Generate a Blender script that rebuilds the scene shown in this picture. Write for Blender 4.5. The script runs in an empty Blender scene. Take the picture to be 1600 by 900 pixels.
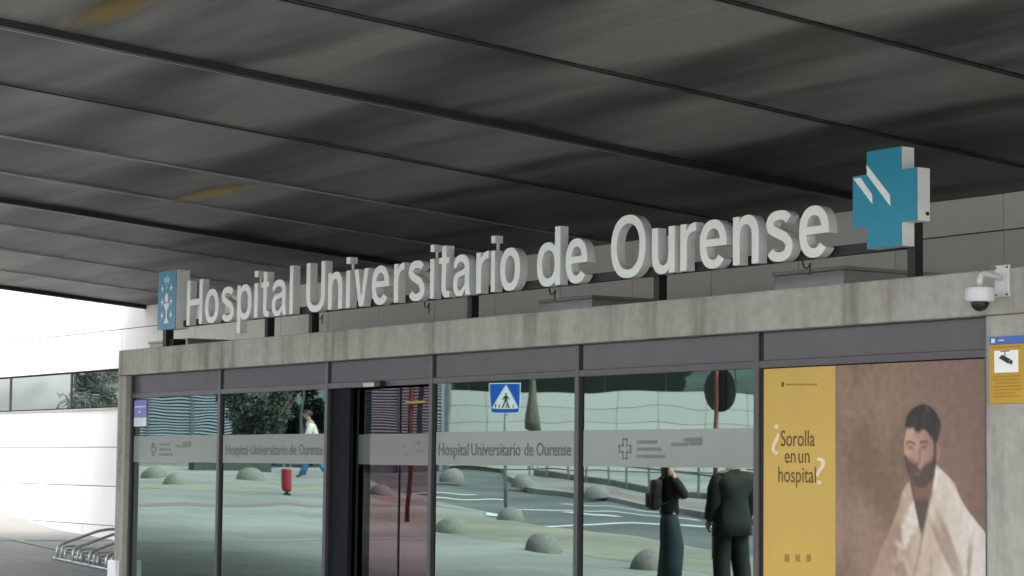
import bpy, bmesh, math, random
from mathutils import Vector, Matrix, Quaternion, noise
random.seed(7)
R_ = math.radians
scene = bpy.context.scene
COL = scene.collection

# ------------------------------------------------------------------ camera
F_PX = 3500.0                      # focal length in photo pixels (1600 wide)
d1 = Vector((-2295, 254, F_PX)).normalized()
dn = Vector((-.0115, 1, 0)); dn.z = -(d1.x*dn.x + d1.y*dn.y)/d1.z; dn.normalize()
AX = -d1; AZ = -dn; AY = AZ.cross(AX)
ROT = Matrix((AX, AY, AZ))         # camera (right, down, forward) -> world
CAM = Vector((0, -10.36, 1.5))
cam_d = bpy.data.cameras.new('camera'); cam = bpy.data.objects.new('camera', cam_d); COL.objects.link(cam)
r_ = ROT @ Vector((1, 0, 0)); u_ = ROT @ Vector((0, -1, 0)); b_ = ROT @ Vector((0, 0, -1))
cam.matrix_world = Matrix(((r_.x, u_.x, b_.x, CAM.x), (r_.y, u_.y, b_.y, CAM.y), (r_.z, u_.z, b_.z, CAM.z), (0, 0, 0, 1)))
cam_d.sensor_width = 36; cam_d.lens = F_PX/1600*36; cam_d.clip_end = 2000; cam_d.clip_start = .1
scene.camera = cam

# ------------------------------------------------------------------ sky, sun, exposure
SUN_EL, SUN_AZ = 50, 122           # azimuth: direction towards the sun, clockwise from +Y
w = bpy.data.worlds.new('World'); scene.world = w; w.use_nodes = True
nt = w.node_tree; nt.nodes.clear()
sky = nt.nodes.new('ShaderNodeTexSky'); sky.sky_type = 'NISHITA'; sky.sun_disc = False
sky.sun_elevation = R_(SUN_EL); sky.sun_rotation = R_(SUN_AZ); sky.dust_density = 4; sky.air_density = 1.2
hs = nt.nodes.new('ShaderNodeHueSaturation'); hs.inputs['Saturation'].default_value = .34
bg = nt.nodes.new('ShaderNodeBackground'); bg.inputs['Strength'].default_value = .15
wo = nt.nodes.new('ShaderNodeOutputWorld')
nt.links.new(sky.outputs[0], hs.inputs['Color']); nt.links.new(hs.outputs[0], bg.inputs[0]); nt.links.new(bg.outputs[0], wo.inputs[0])
sl = bpy.data.lights.new('sun', 'SUN'); sl.energy = 1.1; sl.angle = R_(35); sl.color = (1, .97, .92)
so = bpy.data.objects.new('sun', sl); COL.objects.link(so)
sd = Vector((math.sin(R_(SUN_AZ))*math.cos(R_(SUN_EL)), math.cos(R_(SUN_AZ))*math.cos(R_(SUN_EL)), math.sin(R_(SUN_EL))))
so.rotation_euler = sd.to_track_quat('Z', 'Y').to_euler(); so.location = (10, -30, 40)
vs = scene.view_settings; vs.view_transform = 'Standard'; vs.look = 'None'; vs.gamma = 1; vs.exposure = 1.98; vs.use_curve_mapping = False
scene.cycles.max_bounces = 10; scene.cycles.diffuse_bounces = 5; scene.cycles.glossy_bounces = 5; scene.cycles.transparent_max_bounces = 12
scene.cycles.use_denoising = True

# ------------------------------------------------------------------ pixel -> direction -> surface
def ray(px, py): return (ROT @ Vector((px-800, py-450, F_PX))).normalized()
def onY(px, py, y=0.0):
    d = ray(px, py); return CAM + d*((y-CAM.y)/d.y)
def at_scale(px, py, s): return CAM + ROT @ (Vector((px-800, py-450, F_PX))/s)
SL, X0, XM = .04, -20.0, -56.0     # the site slopes up towards -X
def g(x): return SL*max(0, min(X0-x, X0-XM))
def mir(p): return Vector((p[0], -p[1], p[2]))      # mirrored in the glass plane y = 0
def G(px, py):                      # point of the pavement seen in the glass
    d = ray(px, py); t = (SL*(X0-CAM.x)-CAM.z)/(d.z+SL*d.x); p = CAM+d*t
    return Vector((p.x, -p.y, g(p.x)))

# ------------------------------------------------------------------ materials
def mat(name): 
    m = bpy.data.materials.new(name); m.use_nodes = True; return m, m.node_tree, m.node_tree.nodes['Principled BSDF']
def N(t, k, **kw):
    n = t.nodes.new(k)
    for a, v in kw.items(): setattr(n, a, v)
    return n
def plain(name, col, rough=.6, metal=0.0, var=.12, scale=6.0, bump=0.0, bscale=40, spec=None, stretch=(1, 1, 1)):
    m, t, p = mat(name)
    tc = N(t, 'ShaderNodeTexCoord'); mp = N(t, 'ShaderNodeMapping'); mp.inputs['Scale'].default_value = stretch
    t.links.new(tc.outputs['Object'], mp.inputs[0])
    n = N(t, 'ShaderNodeTexNoise'); n.inputs['Scale'].default_value = scale; n.inputs['Detail'].default_value = 6
    t.links.new(mp.outputs[0], n.inputs['Vector'])
    r = N(t, 'ShaderNodeValToRGB'); r.color_ramp.elements[0].position = .3; r.color_ramp.elements[1].position = .7
    r.color_ramp.elements[0].color = tuple(c*(1-var) for c in col)+(1,); r.color_ramp.elements[1].color = tuple(min(1, c*(1+var)) for c in col)+(1,)
    t.links.new(n.outputs['Fac'], r.inputs[0]); t.links.new(r.outputs[0], p.inputs['Base Color'])
    p.inputs['Roughness'].default_value = rough; p.inputs['Metallic'].default_value = metal
    if spec is not None: p.inputs['Specular IOR Level'].default_value = spec
    if bump:
        n2 = N(t, 'ShaderNodeTexNoise'); n2.inputs['Scale'].default_value = bscale; n2.inputs['Detail'].default_value = 5
        t.links.new(mp.outputs[0], n2.inputs['Vector'])
        b = N(t, 'ShaderNodeBump'); b.inputs['Strength'].default_value = bump; b.inputs['Distance'].default_value = .01
        t.links.new(n2.outputs['Fac'], b.inputs['Height']); t.links.new(b.outputs[0], p.inputs['Normal'])
    return m

def concrete():
    m, t, p = mat('board_marked_concrete')
    tc = N(t, 'ShaderNodeTexCoord')
    def noise_(sc, scale, det=6):
        mp = N(t, 'ShaderNodeMapping'); mp.inputs['Scale'].default_value = sc
        n = N(t, 'ShaderNodeTexNoise'); n.inputs['Scale'].default_value = scale; n.inputs['Detail'].default_value = det
        t.links.new(tc.outputs['Object'], mp.inputs[0]); t.links.new(mp.outputs[0], n.inputs['Vector']); return n
    a = noise_((4.2, 4.2, .45), 1.2, 5)        # vertical rain streaks and board marks
    b = noise_((1, 1, 1), 14, 8); c = noise_((.35, .35, .2), 2.0, 3)
    r1 = N(t, 'ShaderNodeValToRGB'); e = r1.color_ramp.elements
    e[0].position = .27; e[0].color = (.215, .208, .185, 1); e[1].position = .47; e[1].color = (.375, .365, .34, 1)
    r1.color_ramp.elements.new(.72).color = (.44, .43, .405, 1)
    t.links.new(a.outputs['Fac'], r1.inputs[0])
    r2 = N(t, 'ShaderNodeValToRGB'); r2.color_ramp.elements[0].position = .3; r2.color_ramp.elements[0].color = (.84, .84, .83, 1); r2.color_ramp.elements[1].position = .65; r2.color_ramp.elements[1].color = (1, 1, 1, 1)
    t.links.new(b.outputs['Fac'], r2.inputs[0])
    mx = N(t, 'ShaderNodeMix', data_type='RGBA', blend_type='MULTIPLY'); mx.inputs[0].default_value = 1
    t.links.new(r1.outputs[0], mx.inputs[6]); t.links.new(r2.outputs[0], mx.inputs[7])
    r3 = N(t, 'ShaderNodeValToRGB'); r3.color_ramp.elements[0].position = .4; r3.color_ramp.elements[0].color = (.88, .9, .84, 1); r3.color_ramp.elements[1].position = .6; r3.color_ramp.elements[1].color = (1, 1, 1, 1)
    t.links.new(c.outputs['Fac'], r3.inputs[0])
    m2 = N(t, 'ShaderNodeMix', data_type='RGBA', blend_type='MULTIPLY'); m2.inputs[0].default_value = 1
    t.links.new(mx.outputs[2], m2.inputs[6]); t.links.new(r3.outputs[0], m2.inputs[7])
    t.links.new(m2.outputs[2], p.inputs['Base Color']); p.inputs['Roughness'].default_value = .85
    bp = N(t, 'ShaderNodeBump'); bp.inputs['Strength'].default_value = .35; bp.inputs['Distance'].default_value = .01
    t.links.new(b.outputs['Fac'], bp.inputs['Height']); t.links.new(bp.outputs[0], p.inputs['Normal'])
    return m

def glass(name, tint, fac=.72, trans=(.3, .34, .32), wav=.0014, rough=.012):
    m, t, p = mat(name); t.nodes.remove(p); out = t.nodes['Material Output']
    gl = N(t, 'ShaderNodeBsdfGlossy'); gl.inputs['Color'].default_value = tint+(1,); gl.inputs['Roughness'].default_value = rough
    tr = N(t, 'ShaderNodeBsdfTransparent'); tr.inputs['Color'].default_value = trans+(1,)
    mx = N(t, 'ShaderNodeMixShader'); mx.inputs[0].default_value = fac
    tc = N(t, 'ShaderNodeTexCoord'); mp = N(t, 'ShaderNodeMapping'); mp.inputs['Scale'].default_value = (.8, .8, 1.3)
    n = N(t, 'ShaderNodeTexNoise'); n.inputs['Scale'].default_value = 1.1; n.inputs['Detail'].default_value = 1
    oi = N(t, 'ShaderNodeObjectInfo'); va = N(t, 'ShaderNodeVectorMath', operation='ADD')
    t.links.new(tc.outputs['Object'], va.inputs[0]); t.links.new(oi.outputs['Location'], va.inputs[1])
    t.links.new(va.outputs[0], mp.inputs[0]); t.links.new(mp.outputs[0], n.inputs['Vector'])
    bp = N(t, 'ShaderNodeBump'); bp.inputs['Strength'].default_value = 1; bp.inputs['Distance'].default_value = wav
    t.links.new(n.outputs['Fac'], bp.inputs['Height']); t.links.new(bp.outputs[0], gl.inputs['Normal'])
    t.links.new(tr.outputs[0], mx.inputs[1]); t.links.new(gl.outputs[0], mx.inputs[2]); t.links.new(mx.outputs[0], out.inputs[0])
    return m

def frosted(name, col, mirror=.25):
    m, t, p = mat(name)
    p.inputs['Base Color'].default_value = col+(1,); p.inputs['Roughness'].default_value = .5
    gl = N(t, 'ShaderNodeBsdfGlossy'); gl.inputs['Color'].default_value = (.8, .95, .9, 1); gl.inputs['Roughness'].default_value = .12
    mx = N(t, 'ShaderNodeMixShader'); mx.inputs[0].default_value = mirror
    out = t.nodes['Material Output']; t.links.new(p.outputs[0], mx.inputs[1]); t.links.new(gl.outputs[0], mx.inputs[2]); t.links.new(mx.outputs[0], out.inputs[0])
    return m

def soffit_mat():
    m, t, p = mat('perforated_steel_soffit')
    tc = N(t, 'ShaderNodeTexCoord'); oi = N(t, 'ShaderNodeObjectInfo')
    off = N(t, 'ShaderNodeMath', operation='MULTIPLY'); off.inputs[1].default_value = 2.6
    t.links.new(oi.outputs['Random'], off.inputs[0])
    cv = N(t, 'ShaderNodeCombineXYZ'); t.links.new(off.outputs[0], cv.inputs[1])
    va = N(t, 'ShaderNodeVectorMath', operation='ADD'); t.links.new(tc.outputs['Object'], va.inputs[0]); t.links.new(cv.outputs[0], va.inputs[1])
    def nz(sc, scale, det):
        mp = N(t, 'ShaderNodeMapping'); mp.inputs['Scale'].default_value = sc
        n = N(t, 'ShaderNodeTexNoise'); n.inputs['Scale'].default_value = scale; n.inputs['Detail'].default_value = det
        t.links.new(va.outputs[0], mp.inputs[0]); t.links.new(mp.outputs[0], n.inputs['Vector']); return n
    a = nz((.10, .62, 0), 1.6, 3)  # uneven sheen of the sagging sheets, painted into the colour as soft bands
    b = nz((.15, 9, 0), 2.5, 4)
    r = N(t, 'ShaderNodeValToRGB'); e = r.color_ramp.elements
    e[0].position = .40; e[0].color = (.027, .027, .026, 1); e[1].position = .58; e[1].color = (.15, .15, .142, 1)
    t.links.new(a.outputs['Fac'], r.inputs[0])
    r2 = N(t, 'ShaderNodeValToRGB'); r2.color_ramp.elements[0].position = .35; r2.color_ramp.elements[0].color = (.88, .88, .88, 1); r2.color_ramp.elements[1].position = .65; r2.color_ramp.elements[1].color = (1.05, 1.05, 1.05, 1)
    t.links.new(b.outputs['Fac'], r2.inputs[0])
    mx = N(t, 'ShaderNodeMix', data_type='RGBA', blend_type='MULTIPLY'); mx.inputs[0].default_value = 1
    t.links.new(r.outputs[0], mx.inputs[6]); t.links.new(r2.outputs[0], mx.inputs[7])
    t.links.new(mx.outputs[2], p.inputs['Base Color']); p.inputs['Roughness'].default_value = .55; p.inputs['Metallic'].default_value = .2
    # fine perforation as relief
    wv = N(t, 'ShaderNodeTexVoronoi'); wv.inputs['Scale'].default_value = 45
    t.links.new(tc.outputs['Object'], wv.inputs['Vector'])
    bp = N(t, 'ShaderNodeBump'); bp.inputs['Strength'].default_value = .3; bp.inputs['Distance'].default_value = .004
    t.links.new(wv.outputs['Distance'], bp.inputs['Height']); t.links.new(bp.outputs[0], p.inputs['Normal'])
    return m

def paving(name, col, var=.1, joint=None, rough=.85):
    m, t, p = mat(name)
    tc = N(t, 'ShaderNodeTexCoord')
    def nz(scale, det=6):
        n = N(t, 'ShaderNodeTexNoise'); n.inputs['Scale'].default_value = scale; n.inputs['Detail'].default_value = det
        t.links.new(tc.outputs['Object'], n.inputs['Vector']); return n
    a, b = nz(.35, 5), nz(22, 4)
    r = N(t, 'ShaderNodeValToRGB'); r.color_ramp.elements[0].position = .35; r.color_ramp.elements[1].position = .65
    r.color_ramp.elements[0].color = tuple(c*(1-var*1.6) for c in col)+(1,); r.color_ramp.elements[1].color = tuple(c*(1+var) for c in col)+(1,)
    t.links.new(a.outputs['Fac'], r.inputs[0])
    r2 = N(t, 'ShaderNodeValToRGB'); r2.color_ramp.elements[0].color = (.7, .7, .7, 1); r2.color_ramp.elements[1].color = (1.2, 1.2, 1.2, 1)
    t.links.new(b.outputs['Fac'], r2.inputs[0])
    mx = N(t, 'ShaderNodeMix', data_type='RGBA', blend_type='MULTIPLY'); mx.inputs[0].default_value = 1
    t.links.new(r.outputs[0], mx.inputs[6]); t.links.new(r2.outputs[0], mx.inputs[7]); last = mx.outputs[2]
    if joint:
        br = N(t, 'ShaderNodeTexBrick'); br.inputs['Scale'].default_value = 1; br.inputs['Brick Width'].default_value = joint; br.inputs['Row Height'].default_value = joint
        br.inputs['Mortar Size'].default_value = .012; br.offset = 0
        br.inputs['Color1'].default_value = (1, 1, 1, 1); br.inputs['Color2'].default_value = (.93, .93, .93, 1); br.inputs['Mortar'].default_value = (.6, .6, .6, 1)
        t.links.new(tc.outputs['Object'], br.inputs['Vector'])
        m3 = N(t, 'ShaderNodeMix', data_type='RGBA', blend_type='MULTIPLY'); m3.inputs[0].default_value = 1
        t.links.new(last, m3.inputs[6]); t.links.new(br.outputs['Color'], m3.inputs[7]); last = m3.outputs[2]
    t.links.new(last, p.inputs['Base Color']); p.inputs['Roughness'].default_value = rough
    bp = N(t, 'ShaderNodeBump'); bp.inputs['Strength'].default_value = .3; bp.inputs['Distance'].default_value = .01
    t.links.new(b.outputs['Fac'], bp.inputs['Height']); t.links.new(bp.outputs[0], p.inputs['Normal'])
    return m

def panel_mat(name, col, var=.05):
    m, t, p = mat(name); oi = N(t, 'ShaderNodeObjectInfo')
    tc = N(t, 'ShaderNodeTexCoord'); mp = N(t, 'ShaderNodeMapping'); mp.inputs['Scale'].default_value = (3, 3, .6)
    va = N(t, 'ShaderNodeVectorMath', operation='ADD'); t.links.new(tc.outputs['Object'], va.inputs[0]); t.links.new(oi.outputs['Location'], va.inputs[1])
    n = N(t, 'ShaderNodeTexNoise'); n.inputs['Scale'].default_value = 1.5; n.inputs['Detail'].default_value = 6
    t.links.new(va.outputs[0], mp.inputs[0]); t.links.new(mp.outputs[0], n.inputs['Vector'])
    ad = N(t, 'ShaderNodeMath', operation='MULTIPLY_ADD'); ad.inputs[1].default_value = .45
    t.links.new(oi.outputs['Random'], ad.inputs[0]); 
    sc = N(t, 'ShaderNodeMath', operation='MULTIPLY'); sc.inputs[1].default_value = .55; t.links.new(n.outputs['Fac'], sc.inputs[0]); t.links.new(sc.outputs[0], ad.inputs[2])
    r = N(t, 'ShaderNodeValToRGB'); r.color_ramp.elements[0].position = .2; r.color_ramp.elements[1].position = .8
    r.color_ramp.elements[0].color = tuple(c*(1-var*1.5) for c in col)+(1,); r.color_ramp.elements[1].color = tuple(c*(1+var) for c in col)+(1,)
    t.links.new(ad.outputs[0], r.inputs[0]); t.links.new(r.outputs[0], p.inputs['Base Color']); p.inputs['Roughness'].default_value = .7
    return m

def vcol_mat(name, rough=.55):
    m, t, p = mat(name); a = N(t, 'ShaderNodeVertexColor'); a.layer_name = 'print'
    n = N(t, 'ShaderNodeTexNoise'); n.inputs['Scale'].default_value = 30; n.inputs['Detail'].default_value = 5
    r = N(t, 'ShaderNodeValToRGB'); r.color_ramp.elements[0].color = (.85, .85, .85, 1); r.color_ramp.elements[1].color = (1.1, 1.1, 1.1, 1)
    t.links.new(n.outputs['Fac'], r.inputs[0]); mx = N(t, 'ShaderNodeMix', data_type='RGBA', blend_type='MULTIPLY'); mx.inputs[0].default_value = 1
    t.links.new(a.outputs['Color'], mx.inputs[6]); t.links.new(r.outputs[0], mx.inputs[7]); t.links.new(mx.outputs[2], p.inputs['Base Color'])
    p.inputs['Roughness'].default_value = rough; return m

def leaf_mat(name, a, b):
    m, t, p = mat(name); n = N(t, 'ShaderNodeTexNoise'); n.inputs['Scale'].default_value = .9; n.inputs['Detail'].default_value = 4
    tc = N(t, 'ShaderNodeTexCoord'); t.links.new(tc.outputs['Object'], n.inputs['Vector'])
    r = N(t, 'ShaderNodeValToRGB'); r.color_ramp.elements[0].position = .35; r.color_ramp.elements[1].position = .65
    r.color_ramp.elements[0].color = a+(1,); r.color_ramp.elements[1].color = b+(1,); t.links.new(n.outputs['Fac'], r.inputs[0]); t.links.new(r.outputs[0], p.inputs['Base Color'])
    p.inputs['Roughness'].default_value = .6; return m

M = dict(
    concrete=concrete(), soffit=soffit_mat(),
    panel=panel_mat('pale_stone_cladding', (.68, .665, .635)), far_panel=panel_mat('white_cladding', (.50, .505, .48)),
    joint=plain('shadow_joint', (.05, .05, .047), .9),
    frame=plain('anthracite_frame', (.085, .078, .088), .38, .3, .06, 3), gasket=plain('black_gasket', (.008, .009, .011), .6),
    fascia=plain('dark_fascia_panel', (.066, .060, .070), .22, .0, .1, 2.2), jamb=plain('dark_blue_jamb', (.009, .011, .016), .7, spec=.1),
    glass=glass('teal_mirror_glass', (.32, .42, .39), .85), door_glass=glass('mauve_mirror_glass', (.19, .155, .165), .9),
    win_glass=glass('window_glass', (.88, .97, 1.0), .93, (.2, .22, .24), .005), dark_glass=glass('dark_ribbon_glass', (.36, .50, .49), .6, (.04, .05, .05), .004),
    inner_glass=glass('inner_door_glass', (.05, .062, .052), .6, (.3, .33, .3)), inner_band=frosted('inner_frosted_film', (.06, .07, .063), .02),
    band=frosted('frosted_film', (.195, .21, .198), .10), door_band=frosted('frosted_film_mauve', (.165, .16, .158), .06),
    film_dark=plain('film_print_dark', (.10, .113, .107), .6), film_soft=plain('film_print_soft', (.15, .165, .157), .6), film_light=plain('film_print_light', (.44, .5, .47), .6),
    alu=plain('brushed_aluminium', (.42, .42, .41), .4, .8), darkmetal=plain('dark_steel', (.03, .03, .033), .5, .4),
    postmetal=plain('black_paint', (.012, .012, .014), .5), letter_face=plain('letter_face_white', (.76, .80, .77), .4, 0, .05, 3), letter_side=plain('letter_side_grey', (.68, .70, .695), .45, 0, .08, 5),
    crest_blue=plain('crest_blue', (.055, .255, .40), .4, 0, .06), cross_teal=plain('cross_teal', (.0, .235, .37), .35, 0, .05), box_white=plain('box_white', (.82, .83, .825), .45, 0, .05),
    mark_white=plain('mark_white', (.78, .8, .8), .5, 0, .04), mark_soft=plain('mark_soft', (.34, .52, .62), .5, 0, .04), mark_rose=plain('mark_rose', (.45, .28, .33), .5),
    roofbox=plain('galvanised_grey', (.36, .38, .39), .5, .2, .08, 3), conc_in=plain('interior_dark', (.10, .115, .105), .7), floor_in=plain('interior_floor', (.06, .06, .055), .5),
    yellow=plain('poster_yellow', (.55, .36, .075), .5, 0, .05, 2), poster_text=plain('poster_text_brown', (.12, .065, .012), .6), poster_pale=plain('poster_pale_mark', (.72, .60, .42), .6), poster_faint=plain('poster_faint_mark', (.33, .19, .03), .6),
    painting=vcol_mat('painted_print'), notice_yellow=plain('notice_yellow', (.46, .275, .018), .5, 0, .05), notice_blue=plain('notice_blue', (.045, .13, .40), .5), notice_line=plain('notice_line', (.36, .20, .01), .6), pic_black=plain('pictogram_black', (.012, .012, .014), .5),
    paper_blue=plain('paper_blue', (.20, .21, .48), .6), paper_white=plain('paper_white', (.62, .65, .68), .6),
    cctv=plain('camera_housing', (.56, .58, .585), .4, 0, .05), cctv_dome=plain('smoked_dome', (.006, .006, .007), .12),
    pave=paving('pale_concrete_paving', (.265, .267, .257), .14, 1.2), asphalt=paving('asphalt', (.105, .115, .118), .2), ground=paving('ground_grey', (.27, .265, .245), .12),
    yellow_pave=paving('ochre_paving', (.275, .265, .205), .16, .4), red_pave=paving('red_paving', (.235, .175, .16), .12, .4), paint=paving('road_paint', (.62, .62, .60), .05), strip=paving('pale_stone_strip', (.28, .28, .265), .05),
    stone=plain('dome_concrete', (.19, .187, .172), .85, 0, .22, 9, .5, 30), steel=plain('galvanised_tube', (.42, .44, .44), .4, .6, .1, 5),
    red=plain('red_paint', (.12, .014, .012), .4, 0, .1), bin_red=plain('bin_red', (.27, .014, .024), .4, 0, .08), sign_blue=plain('sign_blue', (.012, .10, .50), .35, 0, .05), sign_white=plain('sign_white', (.80, .82, .83), .4, 0, .03), sign_back=plain('sign_back_grey', (.045, .05, .05), .5, .2),
    pole=plain('galvanised_pole', (.22, .24, .235), .45, .4), yellow_sign=plain('yellow_plate', (.75, .62, .16), .5),
    fence=plain('fence_grey', (.11, .13, .13), .5, .3), planter=plain('planter_dark', (.05, .065, .06), .8), plinth=plain('plinth_grey', (.17, .17, .16), .8),
    louvre=plain('louvre_blue_grey', (.30, .34, .385), .45, .2, .06), louvre_back=plain('louvre_back', (.12, .13, .15), .7),
    pink=plain('rendered_wall_pink', (.34, .30, .28), .85), canvas=plain('brown_canvas', (.10, .095, .07), .85, 0, .25, 4, .4, 12),
    bark=plain('bark', (.085, .065, .05), .9, 0, .3, 8, .6, 12), leaf1=leaf_mat('leaves_dark', (.03, .042, .032), (.048, .064, .046)), leaf2=leaf_mat('leaves_mid', (.03, .055, .022), (.085, .12, .05)),
    skin=plain('skin', (.42, .25, .18), .55, 0, .06), hair=plain('dark_hair', (.014, .011, .01), .5), black_cloth=plain('black_cloth', (.006, .006, .006), .85), jeans=plain('dark_jeans', (.014, .026, .034), .85, 0, .2, 30), grey_jacket=plain('grey_green_jacket', (.017, .021, .019), .85, 0, .15, 20), dark_trousers=plain('dark_trousers', (.011, .014, .014), .85), pack_cloth=plain('backpack_cloth', (.022, .018, .015), .8, 0, .2, 20),
    white_cloth=plain('white_cloth', (.62, .58, .54), .85), blue_jeans=plain('blue_jeans', (.07, .17, .34), .85, 0, .15, 20), shoe=plain('shoe', (.02, .02, .02), .6))

# ------------------------------------------------------------------ mesh helpers
class MB:
    def __init__(s): s.b = bmesh.new(); s.mi = 0
    def _f(s, vs):
        try: f = s.b.faces.new(vs); f.material_index = s.mi; return f
        except ValueError: return None
    def box(s, x0, x1, y0, y1, z0, z1):
        v = [s.b.verts.new((x, y, z)) for z in (z0, z1) for y in (y0, y1) for x in (x0, x1)]
        for q in ((0, 2, 3, 1), (4, 5, 7, 6), (0, 1, 5, 4), (2, 6, 7, 3), (0, 4, 6, 2), (1, 3, 7, 5)): s._f([v[i] for i in q])
        return s
    def obox(s, c, ax, ay, az):
        c, ax, ay, az = map(Vector, (c, ax, ay, az))
        v = [s.b.verts.new(c+ax*i+ay*j+az*k) for k in (-1, 1) for j in (-1, 1) for i in (-1, 1)]
        for q in ((0, 2, 3, 1), (4, 5, 7, 6), (0, 1, 5, 4), (2, 6, 7, 3), (0, 4, 6, 2), (1, 3, 7, 5)): s._f([v[i] for i in q])
        return s
    def prism_y(s, pts, y0, y1):        # polygon in x,z extruded in y
        a = [s.b.verts.new((x, y0, z)) for x, z in pts]; b = [s.b.verts.new((x, y1, z)) for x, z in pts]; n = len(pts)
        s._f(a); s._f(b[::-1])
        for i in range(n): s._f([a[i], b[i], b[(i+1) % n], a[(i+1) % n]])
        return s
    def tube(s, path, r, n=8, cap=True):
        path = [Vector(p) for p in path]; rs = r if isinstance(r, (list, tuple)) else [r]*len(path); rings = []; up = None
        for i, p in enumerate(path):
            t = (path[min(i+1, len(path)-1)]-path[max(i-1, 0)]).normalized()
            if up is None:
                up = Vector((0, 0, 1)) if abs(t.z) < .9 else Vector((1, 0, 0))
            a = t.cross(up).normalized(); bb = a.cross(t).normalized(); up = bb
            rings.append([s.b.verts.new(p+(a*math.cos(2*math.pi*k/n)+bb*math.sin(2*math.pi*k/n))*rs[i]) for k in range(n)])
        for q, w_ in zip(rings, rings[1:]):
            for k in range(n): s._f([q[k], q[(k+1) % n], w_[(k+1) % n], w_[k]])
        if cap: s._f(rings[0][::-1]); s._f(rings[-1])
        return s
    def lathe(s, prof, n=24, c=(0, 0, 0)):
        c = Vector(c); rings = []
        for r, z in prof:
            rings.append([s.b.verts.new(c+Vector((r*math.cos(2*math.pi*k/n), r*math.sin(2*math.pi*k/n), z))) for k in range(n)] if r > 1e-6 else [s.b.verts.new(c+Vector((0, 0, z)))])
        for q, w_ in zip(rings, rings[1:]):
            for k in range(n):
                if len(q) == 1 and len(w_) == 1: break
                if len(q) == 1: s._f([q[0], w_[(k+1) % n], w_[k]])
                elif len(w_) == 1: s._f([q[k], q[(k+1) % n], w_[0]])
                else: s._f([q[k], q[(k+1) % n], w_[(k+1) % n], w_[k]])
        return s
    def quad(s, a, b, c, d): s._f([s.b.verts.new(p) for p in (a, b, c, d)]); return s
    def poly(s, pts): s._f([s.b.verts.new(p) for p in pts]); return s
    def mesh(s, name, mats, smooth=False, bevel=0, normals=True):
        if bevel: bmesh.ops.bevel(s.b, geom=s.b.edges[:], offset=bevel, segments=2, affect='EDGES', profile=.6, clamp_overlap=True)
        if normals: bmesh.ops.recalc_face_normals(s.b, faces=s.b.faces[:])
        me = bpy.data.meshes.new(name); s.b.to_mesh(me); s.b.free()
        for m_ in (mats if isinstance(mats, (list, tuple)) else [mats]): me.materials.append(M[m_])
        if smooth:
            for p in me.polygons: p.use_smooth = True
        return me
    def build(s, name, mats, parent=None, smooth=False, bevel=0, loc=None, normals=True):
        return obj(name, s.mesh(name, mats, smooth, bevel, normals), parent, loc)
def obj(name, me, parent=None, loc=None):
    o = bpy.data.objects.new(name, me); COL.objects.link(o)
    if parent is not None:
        o.parent = parent
    if loc is not None: o.location = loc
    return o
def tag(o, label, cat, group=None):
    o['label'] = label; o['category'] = cat
    if group: o['group'] = group
    return o
def thing(name, label, cat, loc=(0, 0, 0), rz=0, group=None):
    o = bpy.data.objects.new(name, None); COL.objects.link(o); o.location = loc; o.rotation_euler = (0, 0, rz); o.empty_display_size = .2
    return tag(o, label, cat, group)
def structure(o): o['kind'] = 'structure'; return o
def sub(o, child_name, mb, mats, **k): return mb.build(child_name, mats, o, **k)

# text: meshes from the built-in font, facing -Y, baseline at z=0
def text_mesh(body, size, extrude=0.0, offset=0.0, res=4):
    c = bpy.data.curves.new('text', 'FONT'); c.body = body; c.size = size; c.extrude = extrude; c.offset = offset; c.resolution_u = res
    o = bpy.data.objects.new('text', c); COL.objects.link(o)
    dg = bpy.context.evaluated_depsgraph_get(); me = bpy.data.meshes.new_from_object(o.evaluated_get(dg))
    bpy.data.objects.remove(o); bpy.data.curves.remove(c)
    return me
def fitted_text(body, x0, x1, z0, cap_h, y, extrude, offset=0.0):
    """bmesh of the word, fitted to x0..x1 and the cap height, front face at y"""
    me = text_mesh(body, 1.0, 0.05 if extrude else 0, offset)
    b = bmesh.new(); b.from_mesh(me); bpy.data.meshes.remove(me)
    bmesh.ops.remove_doubles(b, verts=b.verts[:], dist=1e-5)
    xs = [v.co.x for v in b.verts]; a, c = min(xs), max(xs); ref = .727+2*offset
    for v in b.verts:
        v.co = Vector((x0+(v.co.x-a)/(c-a)*(x1-x0), y+(0 if not extrude else (.05-v.co.z)/.1*extrude), z0+v.co.y/ref*cap_h))
    return b

# ================================================================== GROUND
def drape(name, poly, dz, m, thick=0):
    """flat polygon (x,y real) laid on the sloping site"""
    b = bmesh.new(); f = b.faces.new([b.verts.new((x, y, 0)) for x, y in poly])
    for xk in (X0, XM):
        bmesh.ops.bisect_plane(b, geom=b.verts[:]+b.edges[:]+b.faces[:], plane_co=(xk, 0, 0), plane_no=(1, 0, 0))
    bmesh.ops.recalc_face_normals(b, faces=b.faces[:])
    if thick:
        r = bmesh.ops.extrude_face_region(b, geom=b.faces[:])
        low = [v for v in r['geom'] if isinstance(v, bmesh.types.BMVert)]; ls = set(low)
        for v in b.verts: v.co.z = g(v.co.x)+dz-(thick if v in ls else 0)
        bmesh.ops.recalc_face_normals(b, faces=b.faces[:])
    else:
        for v in b.verts: v.co.z = g(v.co.x)+dz
        for f in b.faces:
            if f.normal.z < 0: f.normal_flip()
    me = bpy.data.meshes.new(name); b.to_mesh(me); b.free(); me.materials.append(M[m]); return structure(obj(name, me))
KERB = .12
drape('ground', [(-600, -600), (400, -600), (400, 400), (-600, 400)], -KERB-.004, 'ground')
near = [(60, -11.0), (-26, -11.1), (-31, -11.35), (-35, -11.9), (-36.6, -13.0), (-39.6, -13.75), (-43, -14.9), (-48, -17.0), (-56, -21.0), (-75, -31)]
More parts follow.
